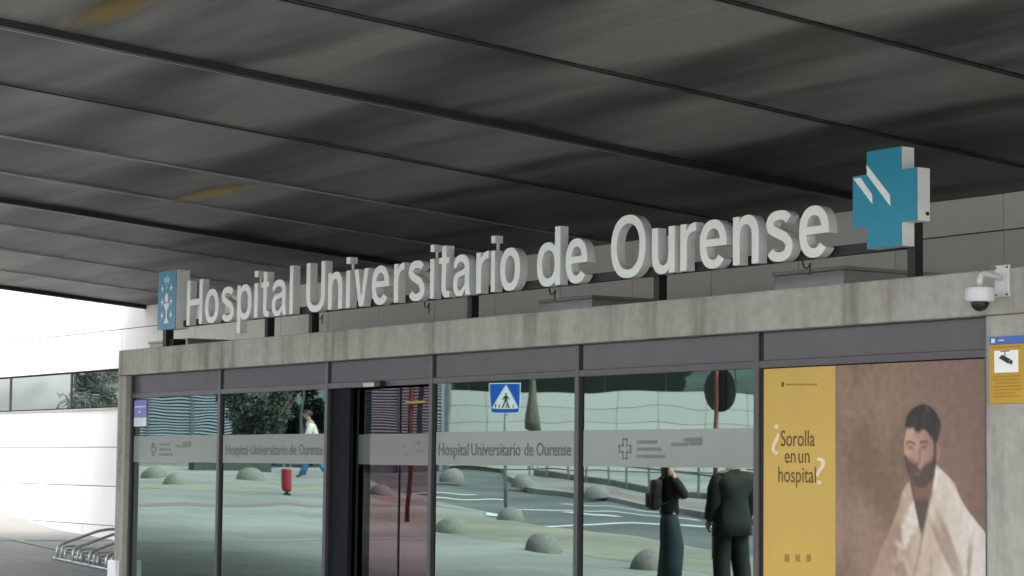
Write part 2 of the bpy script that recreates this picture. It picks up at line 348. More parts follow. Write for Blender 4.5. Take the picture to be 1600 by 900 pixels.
far = [(60, -16.2), (-30, -16.6), (-35.5, -17.6), (-41, -19.1), (-46, -20.2), (-52, -23.5), (-75, -38)]
drape('road', near+far[::-1], -KERB, 'asphalt')
drape('pavement', near+[(-75, 12), (60, 12)], 0, 'pave', .2)
drape('far_pavement', far[::-1]+[(60, -60), (-75, -60)], 0, 'pave', .2)
# coloured paving bands (laid 4 mm proud)
drape('ochre_paving', [(-20, -8.0), (-26.5, -8.3), (-31, -8.7), (-36, -9.6), (-36.2, -11.2), (-35, -11.7), (-31, -11.15), (-26, -10.9), (-20, -10.85)], .004, 'yellow_pave')
drape('red_paving', [(-38.0, -4.0), (-38.0, -12.5), (-38.9, -12.6), (-38.9, -4.0)], .004, 'red_pave')
drape('red_paving', [(-36.9, -12.75), (-38.2, -12.95), (-40, -13.3), (-43, -14.4), (-43.2, -13.6), (-40, -12.6), (-38.95, -12.62)], .004, 'red_pave')
drape('red_paving', [(-30, -16.9), (-35.5, -17.9), (-41, -19.5), (-46, -20.6), (-46, -21.9), (-39.5, -20.2), (-30, -18.6)], .004, 'red_pave')
drape('ochre_paving', [(-44.2, -9), (-44.2, -13.5), (-46.4, -14.4), (-46.4, -9)], .004, 'yellow_pave')
drape('pale_drain_strip', [(-29.5, -1.5), (-29.5, -7.5), (-29.9, -7.5), (-29.9, -1.5)], .004, 'strip')
def stripe(pts, wd):
    a, b = Vector(pts[0]), Vector(pts[1]); n = (b-a).normalized(); n = Vector((-n.y, n.x))*wd/2
    drape('road_marking', [tuple(a+n), tuple(b+n), tuple(b-n), tuple(a-n)], -KERB+.004, 'paint')
stripe([(-36.9, -13.5), (-39.7, -14.1)], .42)
stripe([(-39.8, -15.5), (-35.3, -17.2)], .22)
stripe([(-40.8, -17.6), (-36.5, -18.0)], .16)
stripe([(-33.9, -12.4), (-33.9, -17.1)], .3)
stripe([(-37.9, -15.7), (-35.6, -15.4)], .22)
stripe([(-42.7, -15.2), (-43.0, -17.6)], .3)
stripe([(-44.4, -15.8), (-44.9, -18.0)], .22)
# small white mark and the wedge of pavement that climbs along the hospital wall
m_ = MB(); p0 = (-30.2, .6); 
wedge = MB()
def wz(x, y): return g(x)+.006+max(0, -32.0-x)*.038*min(1, max(0, (y-.2)/2.0))
xs = [-30.0, -31.0, -32.0, -33, -34, -35.5, -37, -39, -42, -46, -52]; ys = [.2, .8, 1.5, 2.2, 2.6]
for i in range(len(xs)-1):
    for j in range(len(ys)-1):
        q = [(xs[i+1], ys[j]), (xs[i], ys[j]), (xs[i], ys[j+1]), (xs[i+1], ys[j+1])]
        wedge.poly([(x, y, wz(x, y)) for x, y in q])
structure(wedge.build('pavement_ramp', 'ground', normals=False))
drape('pale_kerb_strip', [(-24.6, .95), (-36, 1.35), (-36, 1.22), (-24.6, .82)], .010, 'strip')

# ================================================================== HOSPITAL WALL
YW = 2.5
wall = thing('hospital_building', 'pale stone clad hospital wall with a ribbon of mirror windows behind the glazed entrance', 'building', (-30, YW, 0))
def rel(o): return o.location
wb = MB(); wb.box(-55, 12, .03, .5, -1.0, 14); wb.build('wall_backing', 'joint', wall, loc=(30, 0, 0))
MZ, MX, XS = .561, 1.235, -12.58
pm = MB(); pm.box(.004, MX-.004, -.0, .03, .005, MZ-.005); pm = pm.mesh('wall_panel', 'panel', bevel=.002)
zrows = [.042+MZ*k for k in range(0, 8)]      # .042 .6 1.16 ...
WIN_L, WIN_R = -47.2, -29.0
for ix in range(-24, 7):
    x = XS+ix*MX
    for z in zrows:
        if abs(z-2.286) < .05 and x+MX > WIN_L-.01 and x < WIN_R: continue      # window ribbon
        if z > 3.9 and x > -29 : continue                                       # hidden above the canopy
        if x > -23.6 and z < 2.8 : continue                                     # hidden behind the entrance
        if x > -4.0: continue
        o = obj('wall_panel', pm, wall); o.location = (x+30, -.03+random.uniform(-.0015, .0015), z)
low = MB(); low.box(-55+30, 12+30, -.028, -.002, -1, .04); low.build('wall_plinth', 'panel', wall)
up = MB(); up.box(-55+30, -29.2+30, -.03, 0, zrows[-1]+MZ+.006, 13.5); up.build('upper_cladding', 'panel', wall)
# window ribbon: panes and frames
for (a, c) in ((-29.9, -31.72), (-31.72, -34.25), (-34.25, -36.7), (-36.7, -39.2), (-39.2, -41.7), (-41.7, -44.3), (-44.3, -46.96)):
    wn = MB(); wn.box(c+30+.02, a+30-.02, -.012, -.006, 2.29+.02, 2.29+MZ-.03)
    wn = wn.build('window', 'win_glass', wall)
    fr = MB(); fr.box(c+30-.012, c+30+.012, -.03, .0, 2.30, 2.29+MZ-.01); fr.build('window_frame', 'darkmetal', wn)
sill = MB(); sill.box(WIN_L+30, -29.9+30, -.05, 0, 2.262, 2.292); sill.build('window_sill', 'alu', wall)
hd = MB(); hd.box(WIN_L+30, -29.9+30, -.026, 0, 2.84, 2.852); hd.build('window_head', 'darkmetal', wall)

# ================================================================== CANOPY
TS = .0792
def cz(y): return 3.7+TS*(YW-y)
canopy = thing('entrance_canopy', 'dark perforated steel canopy sloping up and out from the hospital wall over the entrance', 'canopy')
JX = [-29.05, -27.2, -25.12, -23.03, -21.25, -19.6, -17.75, -15.64, -13.68, -11.67, -9.66, -7.65, -5.65]
YO = -5.8
ny = 64
for i in range(len(JX)-1):
    b = MB(); x0, x1 = JX[i]+.012, JX[i+1]-.012; ph = random.uniform(0, 6.28); grid = []
    for k in range(ny+1):
        y = YW-.02+(YO-YW)*k/ny
        row = []
        for q in range(5):
            u = q/4; x = x0+(x1-x0)*u
            dz = (.012*math.sin(y*2.1+ph+.5*u)+.007*math.sin(y*4.7+ph*2))*math.sin(math.pi*u)+.004
            row.append(b.b.verts.new((x-(x0+x1)/2, y, cz(y)+dz)))
        grid.append(row)
    for k in range(ny):
        for q in range(4): b._f([grid[k][q], grid[k][q+1], grid[k+1][q+1], grid[k+1][q]])
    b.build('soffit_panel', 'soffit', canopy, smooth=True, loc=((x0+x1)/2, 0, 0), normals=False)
for i, x in enumerate(JX):
    thick = i in (0, 4, 8, 12)
    wd, hgt = (.036, .034) if thick else (.008, .007)
    b = MB(); b.obox((x, (YW+YO)/2, cz((YW+YO)/2)-.012), (wd, 0, 0), (0, (YO-YW)/2, cz(YO)/2-cz(YW)/2), (0, 0, hgt)); b.build('joint_profile', 'postmetal' if thick else ('alu' if i < 7 else 'darkmetal'), canopy)
    if not thick: continue
    b = MB(); b.obox((x-wd-.007, (YW+YO)/2, cz((YW+YO)/2)-.012-hgt*.4), (.007, 0, 0), (0, (YO-YW)/2, cz(YO)/2-cz(YW)/2), (0, 0, hgt*.62)); b.build('joint_edge', 'alu', canopy)
b = MB()
v0, v1 = cz(YW)+.04, cz(YO)+.04
b.prism_y  # roof deck: sloping slab above the soffit
pts = [(YW, v0), (YO, v1), (YO, v1+.55), (YW, v0+.9)]
a_ = [b.b.verts.new((JX[0]-.06, y, z)) for y, z in pts]; c_ = [b.b.verts.new((JX[-1]+.06, y, z)) for y, z in pts]
b._f(a_); b._f(c_[::-1])
for i in range(4): b._f([a_[i], a_[(i+1) % 4], c_[(i+1) % 4], c_[i]])
b.build('roof_deck', 'darkmetal', canopy)
# two weak warm lamps behind the mesh
def lamp(px, py, ln, wd, label):
    d = ray(px, py); t = (3.7+TS*(YW-CAM.y)-CAM.z)/(d.z+TS*d.y); p = CAM+d*t
    root = thing('soffit_lamp', label, 'lamp', (p.x, p.y, cz(p.y)-.035))
    b = MB(); n = 10
    b.lathe([(0, .0), (.5, .0), (.5, .012), (0, .012)], 28); me = b.mesh('lamp_diffuser', 'yellow'); me.materials.clear(); me.materials.append(LAMP)
    o = obj('lamp_diffuser', me, root); o.scale = (ln, wd, 1); o.rotation_euler = (math.atan(-TS), 0, 0)
LAMP, t, p = mat('warm_lamp'); t.nodes.remove(p)
em = N(t, 'ShaderNodeEmission'); em.inputs[0].default_value = (1, .76, .3, 1); em.inputs[1].default_value = .032
tr = N(t, 'ShaderNodeBsdfTransparent'); mx = N(t, 'ShaderNodeMixShader'); tc = N(t, 'ShaderNodeTexCoord')
ln_ = N(t, 'ShaderNodeVectorMath', operation='LENGTH'); t.links.new(tc.outputs['Object'], ln_.inputs[0])
rp = N(t, 'ShaderNodeValToRGB'); rp.color_ramp.interpolation = 'EASE'; rp.color_ramp.elements[0].position = .0; rp.color_ramp.elements[0].color = (.6,)*3+(1,); rp.color_ramp.elements[1].position = .5; rp.color_ramp.elements[1].color = (0, 0, 0, 1)
t.links.new(ln_.outputs['Value'], rp.inputs[0]); t.links.new(rp.outputs[0], mx.inputs[0]); t.links.new(tr.outputs[0], mx.inputs[1]); t.links.new(em.outputs[0], mx.inputs[2]); t.links.new(mx.outputs[0], t.nodes['Material Output'].inputs[0])
lamp(333, 298, 2.0, .34, 'weak yellow lamp glowing behind the canopy mesh above the letters')
lamp(172, 11, 1.7, .36, 'weak yellow lamp glowing behind the canopy mesh beside the thick joint')

# ================================================================== GLAZED ENTRANCE
YB = -.10                                      # front of the concrete frame; glass at y = 0
ent = thing('glazed_entrance', 'low concrete framed entrance box with mirror glass panes and sliding door', 'entrance', (-17, 0, 0))
EX = 17.0
ZB, ZT, ZG = 2.495, 2.785, 2.245
XL, XLI, XRI, XR = onY(185, 560, YB).x, -23.74, -10.23, -9.45
def part(name, mb, m, parent=ent, **k): return mb.build(name, m, parent, loc=(EX, 0, 0), **k)
b = MB(); b.box(XL, XR, YB, YW-.035, ZB, ZT); part('concrete_beam', b, 'concrete', bevel=.018)
b = MB(); b.box(XL, XLI, YB+.003, .45, -.15, ZB-.002); part('concrete_column', b, 'concrete', bevel=.015)
b = MB(); b.box(XRI, XR, YB+.003, .45, -.15, ZB-.002); part('concrete_column', b, 'concrete', bevel=.015)
b = MB(); b.box(XL+.02, XL+.2, .452, YW-.035, -.1, ZB-.003); part('side_wall', b, 'concrete')
b = MB(); b.box(XR-.2, XR-.02, .452, YW-.035, -.1, ZB-.003); part('side_wall', b, 'concrete')
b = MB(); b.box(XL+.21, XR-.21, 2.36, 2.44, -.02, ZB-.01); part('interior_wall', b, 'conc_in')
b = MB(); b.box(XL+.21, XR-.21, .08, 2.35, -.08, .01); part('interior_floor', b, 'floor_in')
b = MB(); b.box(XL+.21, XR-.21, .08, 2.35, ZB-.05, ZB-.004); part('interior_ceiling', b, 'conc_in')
mull = [-23.72, -21.42, -19.06, -17.11, -14.83, -12.56, -10.25]
for i, x in enumerate(mull):
    b = MB(); b.box(x-.055, x, -.03, .06, -.05, ZB-.002); part('mullion', b, 'frame', bevel=.004)
    if i < 6:
        b = MB(); b.box(x+.001, x+.03, -.012, .05, ZG+.045, ZB-.003); part('gasket', b, 'gasket')
        b = MB(); b.box(x+.001, x+.028, -.012, .05, -.05, ZG-.012); part('gasket', b, 'gasket')
for i in range(6):
    x0, x1 = mull[i]+.031, mull[i+1]-.056
    b = MB(); b.box(x0, x1, -.008, .04, ZG+.045, ZB-.004); part('fascia_panel', b, 'fascia')
    b = MB(); b.box(mull[i]+.001, x1, -.026, .05, ZG-.01, ZG+.043); part('transom', b, 'frame', bevel=.004)
BZ0, BZ1 = 1.515, 1.805
def flat_text(body, x0, x1, z0, cap, y, m, parent, off=0.0, name='lettering'):
    bb = fitted_text(body, x0, x1, z0, cap, y, 0, off); me = bpy.data.meshes.new(name); bb.to_mesh(me); bb.free(); me.materials.append(M[m])
    return obj(name, me, parent)
def pane(i, label=None, text=None):
    x0, x1 = mull[i]+.029, mull[i+1]-.056
    b = MB(); b.box(x0, x1, 0, .012, -.04, ZG-.011); o = b.build('glass_pane', 'glass', ent, loc=(EX, 0, 0))
    f = MB(); f.box(x0+.012, x1-.012, -.004, -.0015, BZ0, BZ1); f = f.build('frosted_band', 'band', o)
    if text:
        for wd_, pa, pb in zip(('Hospital', 'Universitario', 'de', 'Ourense'), text[0::2], text[1::2]):
            flat_text(wd_, onY(pa, 700).x, onY(pb, 700).x, 1.60, .115, -.0065, 'film_dark', o, .008)
    return o
p0_ = pane(0); p1_ = pane(1, text=(354, 388, 392, 450, 453, 464, 468, 505)); p3_ = pane(3, text=(686, 733, 737, 814, 820, 834, 839, 893)); p4_ = pane(4)
def logo(o, px, s=1.0):
    """cross outline, two pale lines and a short dark line on the film"""
    x = onY(px, 700).x; z = 1.655
    b = MB(); w_ = .05*s; t_ = .012
    P = [(-1, -3), (1, -3), (1, -1), (3, -1), (3, 1), (1, 1), (1, 3), (-1, 3), (-1, 1), (-3, 1), (-3, -1), (-1, -1)]
    for (a, c) in zip(P, P[1:]+P[:1]):
        ax, az, bx_, bz = x+a[0]*w_*.5, z+a[1]*w_*.5, x+c[0]*w_*.5, z+c[1]*w_*.5
        b.box(min(ax, bx_)-t_/2, max(ax, bx_)+t_/2, -.0065, -.0045, min(az, bz)-t_/2, max(az, bz)+t_/2)
    b.build('film_cross', 'film_soft', o)
    b = MB()
    for r in range(3): b.box(x+.16, x+.52-.05*r, -.0065, -.0045, z-.07+r*.055, z-.045+r*.055)
    b.build('film_print', 'film_soft', o)
    b = MB()
    for a, c, zz in ((.60, .66, .02), (.68, .80, .02), (.82, .98, .025), (.76, .98, .055)): b.box(x+a, x+c, -.0065, -.0045, z+zz, z+zz+.028)
    b.build('film_print', 'film_soft', o)
logo(p0_, 240, .9); logo(p4_, 977, 1.0)
# the sliding door: jamb, opened gap, the leaf that shows
b = MB(); b.box(mull[2]+.03, -18.70, .02, .062, -.04, ZG-.012); part('door_jamb', b, 'jamb')
b = MB(); b.box(-18.70, -18.66, .10, .14, -.04, ZG-.02); part('door_edge', b, 'gasket')
door = MB(); door.box(-18.30, -17.17, .03, .045, -.02, ZG-.03); door = door.build('sliding_door', 'door_glass', ent, loc=(EX, 0, 0))
b = MB(); b.box(-18.30, -17.17, .022, .0285, BZ0-.005, BZ1-.01); b.build('frosted_band', 'door_band', door)
b = MB(); b.box(-17.772, -17.758, .0205, .0295, -.02, BZ0-.006); b.box(-17.772, -17.758, .0205, .0295, BZ1-.009, ZG-.03); b.build('door_seam', 'gasket', door)
b = MB()
for a, c, zz in ((-17.74, -17.66, .06), (-17.72, -17.60, .0), (-17.52, -17.40, .10), (-17.50, -17.35, .03), (-17.30, -17.18, .12), (-17.29, -17.19, .06)): b.box(a, c, .0195, .0215, 1.60+zz, 1.622+zz)
b.build('film_print', 'film_soft', door)
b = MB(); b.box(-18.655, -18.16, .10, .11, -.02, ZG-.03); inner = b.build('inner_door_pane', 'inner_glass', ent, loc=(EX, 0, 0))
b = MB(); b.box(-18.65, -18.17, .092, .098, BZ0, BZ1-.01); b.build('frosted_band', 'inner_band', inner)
# sensor over the door
sn = thing('door_sensor', 'small silver and black motion sensor above the sliding door', 'sensor', (-18.28, -.03, 2.20))
b = MB(); b.box(0, .22, -.05, -.0, .03, .075); b.build('sensor_body', 'alu', sn, bevel=.008)
b = MB(); b.box(.222, .33, -.06, -.0, .028, .082); b.build('sensor_window', 'pic_black', sn, bevel=.01)
# roof boxes behind the beam
for (pa, pb, top, lab) in ((1210, 1318, 3.0, 'long grey metal roof box below the letters of Ourense and the cross'), (845, 925, 2.97, 'grey metal roof box below the word de'), (236, 296, 2.94, 'short grey metal roof box behind the blue crest post')):
    a, c = onY(pa, 430, .6).x, onY(pb, 430, .6).x
    rb = thing('roof_box', lab, 'roof box', ((a+c)/2, .6, ZT+.002), 0, 'grey boxes on the entrance roof'); hw = abs(c-a)/2
    b = MB(); b.box(-hw, hw, 0, 1.1, 0, top-ZT-.03); b.build('box_body', 'roofbox', rb, bevel=.006)
    b = MB(); b.box(-hw-.015, hw+.015, -.015, 1.115, top-ZT-.028, top-ZT); b.build('box_lid', 'roofbox', rb, bevel=.004)

# ================================================================== ROOF SIGN
DEP = .08
sg = thing('roof_lettering', 'raised white letters reading Hospital Universitario de Ourense on dark posts above the beam', 'sign', (-17, 0, ZT))
XH, WS, WH = .735, .162, .138        # x-height, stem and bar thickness in cap heights
def arc(cx, cy, rx, ry, a0, a1, n=14):
    out = []
    for k in range(n+1):
        a = R_(a0+(a1-a0)*k/n); c, s = math.cos(a), math.sin(a); e = 2/2.25
        out.append((cx+rx*math.copysign(abs(c)**e, c), cy+ry*math.copysign(abs(s)**e, s)))
    return out
def ring(w, y0, y1, ws=WS, wh=WH):
    cy, ry = (y0+y1)/2, (y1-y0)/2
    return [arc(w/2, cy, w/2, ry, 0, 360, 40)[:-1], arc(w/2, cy, w/2-ws, ry-wh, 0, 360, 40)[:-1]]
def rect(x0, x1, y0, y1): return [(x0, y0), (x1, y0), (x1, y1), (x0, y1)]
def stroke(path, wd):
    """outline of a bent stroke of varying width"""
    P = [Vector(p) for p in path]; L, Rr = [], []; n = len(P)
    for i, p in enumerate(P):
        t_ = (P[min(i+1, n-1)]-P[max(i-1, 0)]).normalized(); nn = Vector((-t_.y, t_.x))
        w_ = wd(i/(n-1), t_) if callable(wd) else wd
        L.append(tuple(p+nn*w_/2)); Rr.append(tuple(p-nn*w_/2))
    return L+Rr[::-1]
def var_w(f, t_): return WH+(WS-WH)*abs(t_.y)
def s_curve(w, y0, y1):
    h = y1-y0; m = WH/2; ms = WS/2
    up = arc(w/2, y1-.265*h, w/2-ms, .265*h-m, 22, 200, 16)
    lo = arc(w/2, y0+.285*h, w/2-ms, .285*h-m, 20, -160, 16)
    mid = [(w*.30, y0+.60*h), (w*.5, y0+.535*h), (w*.70, y0+.475*h)]
    return stroke(up+mid+lo, var_w)
def n_shape(w, flip=False):
    o = [(0, 0), (0, XH), (WS*.92, XH), (WS*.92, XH-.11)]
    o += arc(w*.56, XH-.30, w*.44, .30+.012, 150, 0, 14)[2:]
    o += [(w, 0), (w-WS, 0)]
    o += arc((w-WS+WS)/2+.0, XH-.33, (w-2*WS)/2, .33-WH+.012, 0, 180, 14)
    o += [(WS, 0)]
    return [[(w-x, XH-y) for x, y in o]] if flip else [o]
def glyph(ch, w):
    if ch == 'H': return [[(0, 0), (WS, 0), (WS, .43), (w-WS, .43), (w-WS, 0), (w, 0), (w, 1), (w-WS, 1), (w-WS, .43+WH), (WS, .43+WH), (WS, 1), (0, 1)]]
    if ch == 'U': return [[(0, 1)]+[(0, .36)]+arc(w/2, .34, w/2, .355, 180, 360, 22)+[(w, 1), (w-WS, 1)]+arc(w/2, .34, w/2-WS, .355-WH, 360, 180, 22)+[(WS, 1)]]
    if ch == 'O': return ring(w, -.015, 1.015)
    if ch == 'o': return ring(w, -.015, XH+.012)
    if ch == 'l': return [rect(0, w, 0, 1)]
    if ch == 'i': return [rect(0, w, 0, XH), rect(0, w, .87, 1)]
    if ch == 't':
        x = w*.28
        return [[(x, XH), (0, XH), (0, XH-.11), (x, XH-.11), (x, .17)]+arc(x+.17, .17, .17, .18, 180, 265, 8)+[(w, -.005), (w, .11)]+arc(x+.24, .20, .10, .09, 265, 180, 6)+[(x+WS, XH-.11), (w*.97, XH-.11), (w*.97, XH), (x+WS, XH), (x+WS, .95), (x, .95)]]
    if ch == 'n': return n_shape(w)
    if ch == 'u': return n_shape(w, True)
    if ch == 'r': return [[(0, 0), (0, XH), (WS*.92, XH), (WS*.92, XH-.13)]+arc(w*.98, XH-.24, w*.98-WS*.8, .25, 155, 92, 8)+[(w, XH+.01), (w, XH-.125)]+arc(w*.95, XH-.33, w*.95-WS, .205, 90, 180, 8)+[(WS, 0)]]
    if ch == 'v': return [[(0, XH), (w/2-WS*.5, 0), (w/2+WS*.5, 0), (w, XH), (w-WS*1.02, XH), (w/2, .16), (WS*1.02, XH)]]
    if ch == 's': return [s_curve(w, -.015, XH+.012)]
    if ch == 'e':
        cy, ry = XH/2, XH/2+.013; rx = w/2; yb = cy-.035
        return [arc(w/2, cy, rx, ry, -6, 326, 40)[0:0]+[(w, yb-.0)]+arc(w/2, cy, rx, ry, 0, 322, 40)+arc(w/2, cy, rx-WS, ry-WH, 318, 187, 18)+[(WS, yb)],
                arc(w/2, cy+.02, rx-WS, ry-WH-.02, 8, 172, 18)+[(WS+.004, yb+WH*.82), (w-WS-.004, yb+WH*.82)]]
    if ch == 'a':
        return [[(w-WS*.95, .11)]+arc(w*.40, .215, w*.40, .23, 305, 90, 20)[1:]+[(w*.62, .47), (w-WS, .50)]+arc(w*.46, XH-.235, w*.54-WS, .235-WH+.012, 12, 168, 12)+[(w*.04, XH-.24)]+arc(w*.5, XH-.22, w*.5-.012, .232, 172, 0, 16)[1:]+[(w-.012, .15), (w+.03, .0), (w-WS*.78, 0)],
                arc(w*.42, .22, w*.42-WS*.9, .125, 90, 300, 14)+[(w-WS, .20), (w-WS, .385), (w*.62, .36)]]
    if ch == 'd': return [[(w, 0), (w, 1), (w-WS, 1), (w-WS, XH-.06)]+arc(w*.46, XH/2, w*.46, XH/2+.013, 55, 305, 30)+[(w-WS*.95, .07), (w-WS*.95, 0)], arc(w/2-.005, XH/2, w/2-WS, XH/2-WH+.01, 0, 360, 36)[:-1]]
    if ch == 'p': return [[(w-x, XH-y) for x, y in [(w, 0), (w, 1.02), (w-WS, 1.02), (w-WS, XH-.06)]+arc(w*.46, XH/2, w*.46, XH/2+.013, 55, 305, 30)+[(w-WS*.95, .07), (w-WS*.95, 0)]], arc(w/2+.005, XH/2, w/2-WS, XH/2-WH+.01, 0, 360, 36)[:-1]]
CAP, Z0L = .485, 3.003
def letter(ch, pa, pb):
    xa, xb = onY(pa, 430).x, onY(pb, 430).x
    cs_ = glyph(ch, (xb-xa)/CAP)
    c = bpy.data.curves.new('glyph', 'CURVE'); c.dimensions = '2D'; c.fill_mode = 'BOTH'; c.extrude = DEP/2
    for pts in cs_:
        sp_ = c.splines.new('POLY'); sp_.points.add(len(pts)-1); sp_.use_cyclic_u = True
        for q, (x, z) in zip(sp_.points, pts): q.co = (x*CAP, z*CAP, 0, 1)
    o = bpy.data.objects.new('glyph', c); COL.objects.link(o); dg = bpy.context.evaluated_depsgraph_get()
    me = bpy.data.meshes.new_from_object(o.evaluated_get(dg)); bpy.data.objects.remove(o); bpy.data.curves.remove(c); me.name = 'letter'
    me.materials.clear(); me.materials.append(M['letter_face']); me.materials.append(M['letter_side'])
    for v in me.vertices: x, z, y = v.co; v.co = (x, DEP/2-y, z)
    b = bmesh.new(); b.from_mesh(me); bmesh.ops.remove_doubles(b, verts=b.verts[:], dist=1e-5); bmesh.ops.recalc_face_normals(b, faces=b.faces[:])
    for f in b.faces: f.material_index = 0 if (abs(f.normal.y) > .7 and f.calc_center_median().y < DEP*.5) else 1; f.smooth = False
    b.to_mesh(me); b.free(); obj('letter', me, sg, (xa+17, 0, Z0L-ZT))
    if ch == 'i':                           # thin bracket that carries the dot
        c = (xa+xb)/2+17; b = MB(); b.box(c-.010, c+.010, DEP*.55, DEP*.75, Z0L+CAP*XH-.004-ZT, Z0L+CAP*.875-ZT); b.build('dot_bracket', 'letter_side', sg)
for ch, pa, pb in (('H', 293, 317), ('o', 321.5, 342.3), ('s', 347, 366.3), ('p', 371.4, 393.6), ('i', 398, 403.4), ('t', 408.5, 421), ('a', 425.6, 447), ('l', 453, 458.2), ('U', 479, 508), ('n', 513, 535), ('i', 541, 547), ('v', 553.5, 576), ('e', 581, 607.8), ('r', 615.6, 631.5), ('s', 638.4, 663.3), ('i', 672, 678), ('t', 685.5, 702), ('a', 708, 733.5), ('r', 744, 763), ('i', 767, 773), ('o', 781.3, 812.3), ('d', 838.8, 875), ('e', 883.6, 917.3), ('O', 954.4, 1008.3), ('u', 1018.3, 1053.8), ('r', 1062.7, 1087), ('e', 1093, 1135), ('n', 1145, 1185.2), ('s', 1197, 1238.2), ('e', 1248.5, 1295)):
    letter(ch, pa, pb)
b = MB(); b.box(-23.0+17, -11.2+17, DEP+.012, DEP+.07, 3.005-ZT, 3.075-ZT); b.build('rail', 'darkmetal', sg)
for px, py in ((413, 515), (482, 505), (730, 480), (1022, 450)):
    x = onY(px, py, .13).x; b = MB(); b.box(x+17-.035, x+17+.035, DEP+.072, DEP+.15, 0, .28); b.box(x+17-.07, x+17+.07, DEP+.03, DEP+.2, 0, .012); b.build('post', 'postmetal', sg)
for px in (495, 660, 855, 1250):            # loose cable ends below the letters
    x = onY(px, 470, .1).x+17; z0 = 3.0-ZT
    b = MB(); b.tube([(x, DEP+.04, z0), (x+.03, DEP+.03, z0-.05), (x+.07, DEP+.03, z0-.06), (x+.09, DEP+.04, z0-.02), (x+.08, DEP+.04, z0-.11)], .006, 6); b.build('loose_cable', 'postmetal', sg)
# blue crest box
cx0, cx1, cz0, cz1 = -23.11, -22.64, 2.985, 3.635
cr = thing('crest_box', 'blue sign box with a white chalice crest on a black post', 'sign', ((cx0+cx1)/2, 0, ZT))
hw = (cx1-cx0)/2
b = MB(); b.box(-hw, hw, .004, .16, cz0-ZT, cz1-ZT); b.build('box', 'box_white', cr, bevel=.004)
b = MB(); b.box(-hw, hw, -.004, .003, cz0-ZT, cz1-ZT); fp = b.build('front_plate', 'crest_blue', cr)
def cm(fn, name, m):
    b = MB(); fn(b); b.build(name, m, fp)
zc = lambda v: cz0-ZT+v*(cz1-cz0)
def dia(b, x, v, w_, h_):
    z = zc(v); k = .3
    pts = [(x, z+h_), (x+w_*k, z+h_*k), (x+w_, z), (x+w_*k, z-h_*k), (x, z-h_), (x-w_*k, z-h_*k), (x-w_, z), (x-w_*k, z+h_*k)]
    b.prism_y(pts, -.009, -.0045)
for x in (-.115, .115):
    for v in (.24, .47, .70): cm(lambda b: dia(b, x, v, .04, .045), 'crosslet', 'mark_white')
cm(lambda b: dia(b, 0, .71, .035, .045), 'crosslet', 'mark_soft')
cm(lambda b: b.prism_y([(-.07, zc(.10)), (.07, zc(.10)), (.045, zc(.14)), (.014, zc(.2)), (.014, zc(.32)), (.05, zc(.36)), (.075, zc(.44)), (-.075, zc(.44)), (-.05, zc(.36)), (-.014, zc(.32)), (-.014, zc(.2)), (-.045, zc(.14))], -.009, -.0045), 'chalice', 'mark_white')
cm(lambda b: b.prism_y([(.045*math.cos(i*math.pi/8), zc(.53)+.055*math.sin(i*math.pi/8)) for i in range(16)], -.009, -.0045), 'host', 'mark_white')
cm(lambda b: b.box(-.075, .075, -.009, -.0045, zc(.45), zc(.465)), 'chalice_rim', 'mark_rose')
cm(lambda b: b.prism_y([(-.075, zc(.80)), (.075, zc(.80)), (.085, zc(.90)), (.04, zc(.875)), (0, zc(.92)), (-.04, zc(.875)), (-.085, zc(.90))], -.009, -.0045), 'crown', 'mark_soft')
cm(lambda b: b.box(-.06, .06, -.009, -.0045, zc(.765), zc(.78)), 'crown_base', 'mark_soft')
x = onY(262, 530, .1).x-cr.location.x
b = MB(); b.box(x-.045, x+.045, .06, .15, 0, cz0-ZT); b.build('post', 'postmetal', cr)
b = MB(); b.box(x-.0, x+.15, .10, .25, 0, .1); b.build('post_foot', 'postmetal', cr)
# teal cross
ct = thing('cross_sign', 'teal cross shaped sign box with two white slanting strokes and white sides', 'sign', (-11.26, 0, ZT))
A0, A1, B0, B1, V0, V1, H0, H1 = -11.578, -10.945, -11.435, -11.095, 3.015, 3.685, 3.172, 3.528
cross = [(B0, V0), (B1, V0), (B1, H0), (A1, H0), (A1, H1), (B1, H1), (B1, V1), (B0, V1), (B0, H1), (A0, H1), (A0, H0), (B0, H0)]
lc = [(x+11.26, z-ZT) for x, z in cross]
b = MB(); b.prism_y(lc, .004, .115); b.build('box', 'box_white', ct)
b = MB(); b.prism_y(lc, -.003, .003); fpl = b.build('front_plate', 'cross_teal', ct)
for quad in (((1056, 163), (1078, 159), (1115, 212), (1116, 243)), ((1098, 118), (1172, 214), (1174, 250), (1099, 150))):
    pts = [onY(820+a*.4875, 200+c*.4875) for a, c in quad]
    b = MB(); b.prism_y([(p.x+11.26, p.z-ZT) for p in pts], -.008, -.0035); b.build('white_stroke', 'mark_white', fpl)
x = onY(1422, 400, .1).x+11.26
b = MB(); b.box(x-.045, x+.03, .117, .19, 0, .75); b.box(x-.1, x+.1, .09, .26, 0, .012); b.build('post', 'postmetal', ct)
b = MB(); b.lathe([(0, 0), (.014, 0), (.014, .006), (0, .006)], 10); o = b.build('lock', 'darkmetal', ct); o.rotation_euler = (0, R_(90), 0); o.location = (A1+11.26, .09, H0-ZT+.05)

